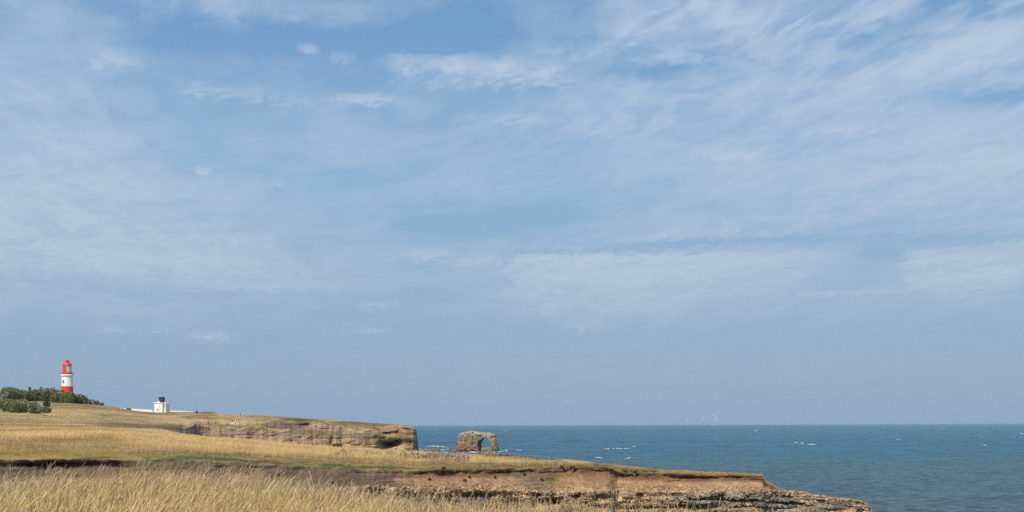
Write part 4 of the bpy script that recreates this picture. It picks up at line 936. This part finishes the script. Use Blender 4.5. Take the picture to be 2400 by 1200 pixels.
SH = [
 (20, 905, 938, 52, 650, 'round domed green bush, tallest at the far left of the hill', 2200, None),
 (52, 912, 940, 44, 655, 'lower green bush between the domed bush and the left chimney', 1500, None),
 (-22, 912, 940, 60, 650, 'green bush cut by the left edge of the photo behind the domed bush', 1500, None),
 (78, 912, 941, 38, 660, 'olive bush under the left chimney of the cottage', 1500, None),
 (98, 908, 943, 42, 662, 'dense bush below the right chimney of the cottage', 1800, None),
 (121, 907, 945, 44, 664, 'highest bush of the hedge just left of the lighthouse', 2000, None),
 (140, 912, 946, 38, 652, 'dark bush touching the left foot of the lighthouse', 1700, None),
 (158, 917, 946, 38, 645, 'leafy bush in front of the lighthouse base', 1800, None),
 (178, 921, 947, 38, 648, 'bush just right of the lighthouse base', 1600, None),
 (197, 928, 947.5, 32, 655, 'dark low bush, last of the dense hedge right of the lighthouse', 1300, None),
 (212, 936, 947, 18, 665, 'small bush on the slope beyond the dense hedge', 600, None),
 (226, 939, 949, 16, 672, 'sparse grey green bush low on the skyline slope', 450, [c_lf[0], np.array((.2, .24, .14))]),
 (238, 943, 951, 12, 680, 'last tiny bush on the skyline slope right of the lighthouse', 300, None),
 (12, 932, 967, 58, 520, 'big dark green bush low at the left edge of the photo', 2400, None),
 (48, 934, 969, 58, 515, 'broad dark bush in the middle of the lower left thicket', 2400, None),
 (80, 940, 971, 40, 512, 'right hand dark bush of the lower left thicket', 1800, None),
 (-28, 934, 968, 60, 520, 'dark bush of the lower thicket cut by the left edge', 1500, None),
 (108, 935, 953, 16, 590, 'small dark rounded bush alone between hedge and lower thicket', 700, [c_lf[1], np.array((.09, .09, .05))]),
 (112, 952, 969, 28, 525, 'light olive bush at the right foot of the lower thicket', 900, [np.array((.16, .17, .06)), c_lf[0]]),
 (302, 956.5, 961.5, 13, 690, 'small dark bush poking up before the left white wall', 260, None),
 (461, 962.5, 968.5, 5, 690, 'tiny dark bush at the right end of the white wall', 160, [c_lf[1]]),
]
for (a, b_, c_, d_, e_, lab, n_, pal) in SH: shrub(a, b_, c_, d_, e_, lab, n=n_, pal=pal, group=G1 if e_ > 500 and a < 250 else None, leaf=.42 if e_ > 600 else .36)
G2 = 'silver leaved bushes'
for (a, b_, c_, d_, e_, lab, n_) in ((82, 940, 952, 10, 500, 'silvery white bush at the top of the pale leafy strip', 330), (90, 945, 958, 12, 498, 'silvery bush in the middle of the pale leafy strip', 380), (99, 952, 965, 12, 496, 'silvery bush at the foot of the pale leafy strip', 380),
                               (17, 918, 928, 12, 640, 'pale silvery bush below the domed bush', 300), (8, 926, 933, 16, 635, 'pale silvery bush at the far left above the lower thicket', 300), (219, 939, 945, 10, 662, 'pale silvery tuft among the last skyline bushes', 160)):
    shrub(a, b_, c_, d_, e_, lab, n=n_, pal=silver, group=G2, leaf=.28, lobes=4)
G3 = 'green cushions of plants on the near cliff'
for i, (a, b_, wp, hp, s0, lab) in enumerate([(1006, 1126, 8, 6, 4.0, 'leftmost dark green tuft low on the pink earth slope'), (1089, 1129, 8, 7, 4.0, 'dark green tuft lowest on the pink earth slope'), (1100, 1120, 6, 5, 4.0, 'small dark tuft just above the lowest tuft on the pink slope'),
        (1161, 1122, 6, 6, 4.0, 'dark green tuft nearest the scrubby patch on the pink slope'), (1465, 1112, 11, 7, 5.9, 'green cushion on the turf edge just right of the dark notch'), (1487, 1113, 9, 6, 5.9, 'second green cushion right of the dark notch'),
        (1512, 1113, 17, 6, 5.9, 'wide brown green cushion drooping over the turf edge'), (1532, 1112, 11, 7, 5.9, 'green cushion right of the wide brown one'), (1317, 1099, 13, 6, 5.9, 'bright green clump where the long rail ends'), (1342, 1099, 13, 5, 5.9, 'grey green clump just right of the rail end'),
        (1231, 1113, 12, 6, 4.0, 'green clump at the top of the scrubby patch on the slope'), (1040, 1100, 12, 6, 5.9, 'green tuft on the turf edge beside the leftmost pink earth'), (1270, 1126, 10, 5, 4.0, 'green clump on the right of the scrubby patch')]):
    x_, D_, z_ = hit(a, b_, s0, 6.9)
    pal = [c_green * 1.3, c_green, c_olive] if 'brown' not in lab else [c_brush, c_olive * .8]
    shrub(a, b_ - hp, b_, wp, D_ - .1, lab, 'plant', 'cushion_plant', pal, 500, .05, G3, zb=z_, lobes=4)

# thistles on the near field
tp = []; tcs = []
for i in range(330):
    a = random.gauss(1025, 42) if i % 5 else random.uniform(780, 1096); a = min(max(a, 700), 1096)
    pyb = np.interp(a, [700, 930, 1100], [1066, 1073, 1083]) + random.uniform(-5, 5)
    x_, D_, z_ = hit(a, pyb, 6.0, 6.99); r_ = random.uniform(.035, .08); hgt_ = random.uniform(.3, .6)
    for j in range(3):
        c_ = np.array((x_ + random.gauss(0, .12), D_ + random.gauss(0, .12), z_ + hgt_ + random.gauss(0, .08)))
        d1_ = np.random.default_rng(i * 3 + j).normal(size=(2, 3)) * r_
        tp += [c_ - d1_[0], c_ + d1_[1], c_ + d1_[0], c_ - d1_[1]]; col_ = random.choice([(.36, .26, .24), (.25, .17, .17), (.42, .33, .25)]); tcs += [col_] * 4
    c0 = np.array((x_, D_, z_)); g_ = random.choice([(.16, .17, .07), (.22, .2, .1)])
    tp += [c0 + (-.03, 0, 0), c0 + (.03, 0, 0), c0 + (.05, 0, hgt_), c0 + (-.01, 0, hgt_)]; tcs += [g_] * 4
    tp += [c0 + (-.12, 0, hgt_ * .3), c0 + (.14, 0, hgt_ * .4), c0 + (.12, .05, hgt_ * .5), c0 + (-.1, .05, hgt_ * .42)]; tcs += [g_] * 4
o = np_mesh('thistles', np.array(tp), np.arange(len(tp)).reshape(-1, 4), M_LEAF, np.array(tcs))
tag(o, 'patch of mauve grey thistle heads in the blond clifftop grass', 'thistles', kind='stuff')

# loose stones along the top of the rock and in the earth
def cube_rocks(name, pts, size, cols_, label):
    V_, F_, T_ = [], [], []
    base = np.array([(-1, -1, -1), (1, -1, -1), (1, 1, -1), (-1, 1, -1), (-1, -1, 1), (1, -1, 1), (1, 1, 1), (-1, 1, 1)], float)
    fq = np.array([(0, 3, 2, 1), (4, 5, 6, 7), (0, 1, 5, 4), (1, 2, 6, 5), (2, 3, 7, 6), (3, 0, 4, 7)])
    n = len(pts); r_ = np.random.default_rng(11)
    V_ = base[None] * (size[:, None, None] * np.array((1.3, 1, .7))) * r_.uniform(.55, 1.2, (n, 8, 3))
    a_ = r_.uniform(0, 6.28, n); c_, s_ = np.cos(a_)[:, None], np.sin(a_)[:, None]
    x_, y_ = V_[..., 0] * c_ - V_[..., 1] * s_, V_[..., 0] * s_ + V_[..., 1] * c_
    V_ = np.stack([x_, y_, V_[..., 2]], -1) + pts[:, None]
    F_ = (fq[None] + (np.arange(n) * 8)[:, None, None]).reshape(-1, 4)
    o = np_mesh(name, V_.reshape(-1, 3), F_, M_CLIFF, np.repeat(cols_, 8, 0)); return tag(o, label, 'stones', kind='stuff')
def sample(n, s0, s1, p0, p1, pick=None):
    r0, r1 = np.searchsorted(S, s0), np.searchsorted(S, s1)
    a = rng.integers(r0, max(r1, r0 + 1), n); b = np.searchsorted(cols, rng.uniform(p0, p1, n)); return P3[a, np.minimum(b, len(cols) - 1)], T[a, np.minimum(b, len(cols) - 1)]
pa, ta = sample(5200, 2.5, 4.25, 860, 2035); pb, tb = sample(2600, 4.2, 5.9, 960, 1790); pc, tc2 = sample(3500, 2.1, 3.0, 900, 2035)
pp_ = np.concatenate([pa, pb, pc]); sz_ = np.concatenate([rng.uniform(.03, .13, 5200), rng.uniform(.015, .05, 2600), rng.uniform(.03, .11, 3500)])
tt = np.clip(np.concatenate([ta, tb, tc2]) * rng.uniform(.75, 1.5, len(pp_))[:, None], 0, .7)
cube_rocks('loose_stones', pp_ , sz_, tt, 'broken blocks and loose stones along the ledges of the near cliff')

# ------------------------------------------------------------------ fences
def fence(name, path, posts, hgt_, label, rail_m, post_m, rr=.035, pw=.09, post_m2=None):
    """path: (px, py of the ground under the rail)"""
    pa_ = np.array(path, float); g = [hit(p, y, 6.0, 6.99) for p, y in path]
    Dp = lambda p: float(np.interp(p, pa_[:, 0], [q_[1] for q_ in g]))
    root = thing(name, g[0], label, 'fence')
    def P(p): D = Dp(p); return Vector((float(X(p, D)), D, ground(p, D))) - root.location
    last = None; ms = MB()
    for p in posts:
        q_ = P(p); MB().box((q_.x, q_.y, q_.z + hgt_ / 2 - .1), (pw, pw, hgt_ + .2), random.uniform(-.2, .2)).build('post', post_m, root)
    xs_ = np.arange(pa_[0, 0], pa_[-1, 0], 24.0); xs_ = np.append(xs_, pa_[-1, 0])
    for a, b in zip(xs_[:-1], xs_[1:]):
        ms.tube(P(a) + Vector((0, 0, hgt_)), P(b) + Vector((0, 0, hgt_)), rr, n=6)
    ms.build('rail', rail_m, root, True); return root
fence('rail_fence', [(-60, 1046), (0, 1049), (100, 1056), (195, 1061), (290, 1065), (402, 1071), (500, 1077), (595, 1083), (690, 1089), (790, 1095), (882, 1099), (1000, 1101), (1100, 1100), (1200, 1099), (1330, 1097)],
      [-50, 60, 195, 300, 402, 500, 595, 690, 790, 882, 975, 1065, 1150, 1235, 1310], .46, 'long thin grey knee high rail crossing the clifftop grass', M_RAIL, M_RAIL, .025, .035)
fence('edge_fence', [(1050, 1067.5), (1125, 1069.8), (1195, 1072.3), (1226, 1074.5), (1251, 1077), (1270, 1078.7), (1286, 1080), (1300, 1082.5), (1318, 1090), (1330, 1095)],
      [1084, 1125, 1165, 1195, 1226, 1251, 1270, 1286, 1310], .42, 'short pale timber rail on posts along the seaward edge, above the rocks', M_WOOD, M_WOOD, .03, .09)

# ------------------------------------------------------------------ benches and stones
def bench(px, py, wpx, hpx, label, mat):
    x_, D_, z_ = hit(px, py, 6.0, 14.9); wm = wpx * D_ / F
    b_ = thing('bench', (x_, D_, z_), label, 'bench')
    hs = hpx * D_ / F; t_ = hs * .28
    for s_ in (-.36, .36): MB().box((wm * s_, 0, hs / 2 - .08), (wm * .14, wm * .24, hs + .16)).build('leg', M_WHITE2, b_)
    m_ = MB()
    for j in range(3): m_.box((0, wm * (-.1 + .1 * j), hs + t_ / 2 + .002), (wm, wm * .085, t_))
    m_.build('seat', mat, b_)
    return b_
bench(93, 1046, 17, 4.5, 'low dark backless bench standing behind the left part of the rail', M_BLACK)
bench(159, 978, 6, 3, 'tiny bench on the hill path below the lighthouse', M_WOOD)
def boulder(px, py, wpx, hpx, label, colr, seed, cat='rock', name='boulder', s0=6.0):
    x_, D_, z_ = hit(px, py, s0, 14.9); wm, hm = wpx * D_ / F, hpx * D_ / F
    r_ = wm / 16
    gx_, gy_, gz_ = np.arange(-wm * .8, wm * .8, r_), np.arange(-wm * .7, wm * .7, r_), np.arange(-hm * .4, hm * 1.4, max(r_ * .5, hm / 14))
    A_, B_, Z_ = np.meshgrid(gx_, gy_, gz_, indexing='ij')
    ph = np.sqrt((A_ / (wm * .5)) ** 2 + (B_ / (wm * .4)) ** 2 + (Z_ / hm) ** 2) - 1 + .5 * fbm(A_ / (wm * .3), B_ / (wm * .3), Z_ / (hm * .6), o=3, s=seed)
    V2, F2 = _nets_aniso(ph, (gx_[0], gy_[0], gz_[0]), (r_, r_, max(r_ * .5, hm / 14)))
    o = np_mesh(name, V2, F2, M_STACK, np.zeros_like(V2) + colr, False); o.location = (x_, D_, z_ - .02); return tag(o, label, cat)
boulder(56, 1047, 6, 4, 'pale stone in the grass left of the dark bench, below the rail', np.array((.55, .54, .5)), 701)
boulder(546, 994, 13, 5, 'broad pale rock that two dark clothed walkers stand on', np.array((.55, .50, .42)), 702)
boulder(552, 990, 5, 8, 'upright pale rock at the right of the walkers on the headland', np.array((.56, .51, .43)), 703)
boulder(556, 994, 3.5, 2.2, 'small white stone right of the pale rocks on the headland', np.array((.7, .7, .68)), 704)

# ------------------------------------------------------------------ people
M_SKIN = paint('skin', (.45, .28, .20), .6, .3)
M_HAIR = paint('hair', (.06, .04, .03), .7)
def skinned(name, pts, edges, rad, mat, parent):
    me = bpy.data.meshes.new(name); me.from_pydata(pts, edges, []); me.materials.append(mat)
    o = bpy.data.objects.new(name, me); C.objects.link(o); o.parent = parent
    me.skin_vertices.new(name='') if hasattr(me.skin_vertices, 'new') and not me.skin_vertices else None
    md = o.modifiers.new('skin', 'SKIN')
    if not me.skin_vertices: return o
    for i, r_ in enumerate(rad): me.skin_vertices[0].data[i].radius = (r_, r_)
    me.skin_vertices[0].data[0].use_root = True
    sb = o.modifiers.new('sub', 'SUBSURF'); sb.levels = 1; sb.render_levels = 1
    return o
def person(px, py, label, top, legs, rz=0, stride=.18, arm=.1, sit=False, h=1.72, loc=None):
    x_, D_, z_ = hit(px, py, 6.0, 14.99) if loc is None else loc
    p = thing('person', (x_, D_, z_), label, 'person', rz=rz); s_ = h / 1.72
    hipz = .9; bz = 0
    if sit: hipz = .48; 
    sh = hipz + .52; hd = sh + .24
    if sit: legp = [(-.1, 0, hipz), (-.12, -.42, hipz + .02), (-.12, -.45, .06), (-.12, -.62, .03), (.1, 0, hipz), (.12, -.42, hipz + .02), (.13, -.48, .06), (.13, -.64, .03)]
    else: legp = [(-.1, 0, hipz - .03), (-.11, -stride * .6, .5), (-.11, -stride, .08), (-.11, -stride - .16, .03), (.1, 0, hipz - .03), (.11, stride * .2, .5), (.11, stride, .09), (.11, stride - .15, .03)]
    P_ = [(0, 0, hipz), (0, 0, hipz + .28), (0, 0, sh), (0, -.01, sh + .1), (0, -.02, hd), (0, -.02, hd + .12)] + \
         [(-.19, 0, sh - .02), (-.25, -arm, sh - .30), (-.24, -arm * 2.2, sh - .54), (-.24, -arm * 2.4, sh - .64), (.19, 0, sh - .02), (.25, arm * .5, sh - .30), (.24, -arm * .8, sh - .54), (.24, -arm, sh - .64)] + legp
    E_ = [(0, 1), (1, 2), (2, 3), (3, 4), (4, 5), (2, 6), (6, 7), (7, 8), (8, 9), (2, 10), (10, 11), (11, 12), (12, 13), (0, 14), (14, 15), (15, 16), (16, 17), (0, 18), (18, 19), (19, 20), (20, 21)]
    Rr = [.13, .12, .13, .055, .095, .08, .06, .042, .03, .035, .06, .042, .03, .035, .085, .06, .04, .04, .085, .06, .04, .04]
    sc3 = lambda L_: [tuple(c * s_ for c in q_) for q_ in L_]
    skinned('body', sc3(P_), E_, [r * s_ for r in Rr], M_SKIN, p)
    skinned('jacket', sc3([P_[i] for i in (0, 1, 2, 6, 7, 8, 10, 11, 12)]), [(0, 1), (1, 2), (2, 3), (3, 4), (4, 5), (2, 6), (6, 7), (7, 8)], [r * s_ for r in (.155, .15, .155, .08, .06, .045, .08, .06, .045)], top, p)
    skinned('trousers', sc3([P_[i] for i in (0, 14, 15, 16, 18, 19, 20)]), [(0, 1), (1, 2), (2, 3), (0, 4), (4, 5), (5, 6)], [r * s_ for r in (.145, .105, .075, .055, .105, .075, .055)], legs, p)
    hb = MB(); hb.lathe([(.115 * s_, 0), (.12 * s_, .05), (.10 * s_, .12), (.06 * s_, .165), (.005, .18)], 12); hr = hb.build('hair', M_HAIR, p, True); hr.location = (0, .0, (hd + .01) * s_)
    return p
navy, red_, blk, whi, dnm, pnk = paint('navy_cloth', (.03, .05, .10), .9, .1), paint('red_cloth', (.45, .05, .06), .9, .1), paint('black_cloth', (.02, .02, .025), .9, .1), paint('white_cloth', (.7, .7, .7), .9, .1), paint('denim', (.06, .09, .16), .9, .1), paint('mauve_cloth', (.28, .17, .2), .9, .1)
person(488, 995, 'walker in navy, left one of the pair on the headland grass', navy, dnm, R(20))
person(491.8, 995.5, 'walker in red with pale trousers, right one of the pair', red_, whi, R(-30))
person(506, 993.5, 'person in mauve sitting on the grass right of the pair', pnk, blk, R(10), sit=True)
xx_, DD_, zz_ = hit(543.5, 993.5, 6, 14.9); person(0, 0, 'left walker in black standing at the pale rock', blk, blk, R(60), loc=(xx_, DD_ + .6, zz_ + .45))
xx_, DD_, zz_ = hit(548.5, 993, 6, 14.9); person(0, 0, 'right walker in black standing higher on the pale rock', blk, navy, R(-60), loc=(xx_, DD_ + .6, zz_ + .9))
person(564, 974.6, 'left walker of two on the skyline of the headland', pnk, blk, R(40))
person(570.6, 975.2, 'right walker of two on the skyline, in a white top', whi, blk, R(-20))
person(359, 967.5, 'person in black at the left corner of the fog signal house', blk, blk, 0)

# ------------------------------------------------------------------ wind turbines
M_T = M_TURB
def turbine(px, hub_py, base_py, D, rot0, yaw, label, blade_px=13):
    zb_ = 0; hz = float(Z(px, hub_py, D)); kq = D / F
    o_ = thing('wind_turbine', (float(X(px, D)), D, zb_), label, 'wind turbine', 'offshore wind turbines on the horizon', rz=yaw)
    MB().tube((0, 0, -5), (0, 0, hz - 2), 5.0, 3.4, 14).build('tower', M_T, o_, True)
    MB().tube((0, 0, 0), (0, 0, 14), 6.5, 6.5, 14).build('transition_piece', M_T, o_)
    MB().box((0, 3, hz), (6, 17, 6)).build('nacelle', M_T, o_, bevel=1)
    hb = MB().tube((0, -10, hz), (0, -5, hz), 1.8, 3.2, 12).build('hub', M_T, o_)
    Lb = blade_px * kq
    for i in range(3):
        a_ = rot0 + i * 2 * math.pi / 3; d = Vector((math.sin(a_), 0, math.cos(a_))); s_ = Vector((d.z, 0, -d.x)); m_ = MB(); prev = None
        for t_, wd in ((.03, 3), (.10, 5), (.22, 8.5), (.5, 6.0), (.8, 3.6), (1.0, 1.6)):
            c_ = Vector((0, -8.5 - 3 * t_, hz)) + d * Lb * t_; b0 = len(m_.v)
            for sx, sy in ((-.35, 0), (.1, -.15), (.65, 0), (.1, .15)): m_.v.append(tuple(c_ + s_ * wd * sx + Vector((0, wd * sy, 0))))
            if prev is not None:
                for k_ in range(4): j_ = (k_ + 1) % 4; m_.f.append((prev + k_, prev + j_, b0 + j_, b0 + k_))
            prev = b0
        m_.f.append((prev, prev + 1, prev + 2, prev + 3)); m_.f.append((3, 2, 1, 0))
        m_.build('blade', M_T, o_)
turbine(1567, 980.5, 992, 19000, R(-38), R(20), 'faintest wind turbine, leftmost on the horizon', 12)
turbine(1612, 978.5, 996, 15000, R(38), R(35), 'wind turbine second from the left with one blade raised to the right', 11)
turbine(1648.5, 977.5, 996, 15500, R(8), R(10), 'middle wind turbine of five with a blade pointing straight up', 11)
turbine(1671, 976, 992, 15200, R(-32), R(15), 'left one of the two overlapping wind turbines, blade leaning left', 13)
turbine(1677.5, 974.8, 995, 14500, R(42), R(-10), 'rightmost wind turbine, blade raised to the right', 11)

# ------------------------------------------------------------------ gulls
M_GULL = paint('gull_white', (.82, .82, .80), .7); M_GULLW = paint('gull_grey', (.35, .36, .38), .7)
def gull(px, py, D, label, rz=0, bank=.3, s=1.0, z=None, fold=False):
    z_ = float(Z(px, py, D)) if z is None else z
    g = thing('gull', (float(X(px, D)), D, z_), label, 'gull', rz=rz)
    skinned('body', [(0, -.28 * s, 0), (0, -.12 * s, .02 * s), (0, .12 * s, .01 * s), (0, .34 * s, 0)], [(0, 1), (1, 2), (2, 3)], [.045 * s, .085 * s, .08 * s, .03 * s], M_GULL, g)
    MB().tube((0, -.32 * s, 0), (0, -.42 * s, -.01), .02 * s, .005, 6).build('beak', M_GULLW, g)
    for sd in (-1, 1):
        up = .22 if not fold else .03; ext = .62 if not fold else .12
        v = [(0, -.12, .03), (sd * ext * .45, -.16, .03 + up), (sd * ext, .02, .03 + up * .5), (sd * ext * .98, .06, .03 + up * .5), (sd * ext * .45, .06, .03 + up), (0, .14, .03)]
        m_ = MB(); m_.v = [tuple(c * s for c in q_) for q_ in v] + [(a * s, b * s, (c - .02) * s) for a, b, c in v]
        m_.f = [(0, 1, 4, 5), (1, 2, 3, 4), (11, 10, 7, 6), (10, 9, 8, 7), (0, 6, 7, 1), (1, 7, 8, 2), (2, 8, 9, 3), (3, 9, 10, 4), (4, 10, 11, 5)]
        m_.build('wing', M_GULLW if not fold else M_GULL, g)
gull(652, 898, 330, 'white gull flying high above the headland', R(30), s=1.0)
gull(521, 941, 420, 'pale gull flying just right of the fog signal house', R(80))
gull(1127, 996, 600, 'dark looking gull low over the horizon above the stack', R(60))
gull(539, 801, 380, 'small distant gull highest in the sky over the headland', R(20))
gull(350, 850, 420, 'tiny dark bird left of the fog signal house, high over the walls', R(45))
gull(446, 847, 400, 'tiny dark bird high above the right end of the white wall', R(120))
gull(433, 893, 380, 'tiny dark bird above and right of the black horns', R(-40))
gull(1188, 1052, 900, 'gull skimming the waves right of the stack', R(100))

# ------------------------------------------------------------------ haze
hz_m = bpy.data.materials.new('haze_air'); hz_m.use_nodes = True; t = NT(hz_m.node_tree); t.n.clear()
pv = t.node('ShaderNodeVolumePrincipled'); pv.inputs['Color'].default_value = (.62, .80, .98, 1); pv.inputs['Density'].default_value = 3.6e-5; pv.inputs['Anisotropy'].default_value = 0.0
oo = t.node('ShaderNodeOutputMaterial'); t.l.new(pv.outputs[0], oo.inputs['Volume'])
hb = MB().box((0, 9500, 110), (72000, 25400, 232)).build('haze', hz_m); hb['kind'] = 'stuff'; hb['label'] = 'thin blue summer haze over the sea'; hb['category'] = 'haze'
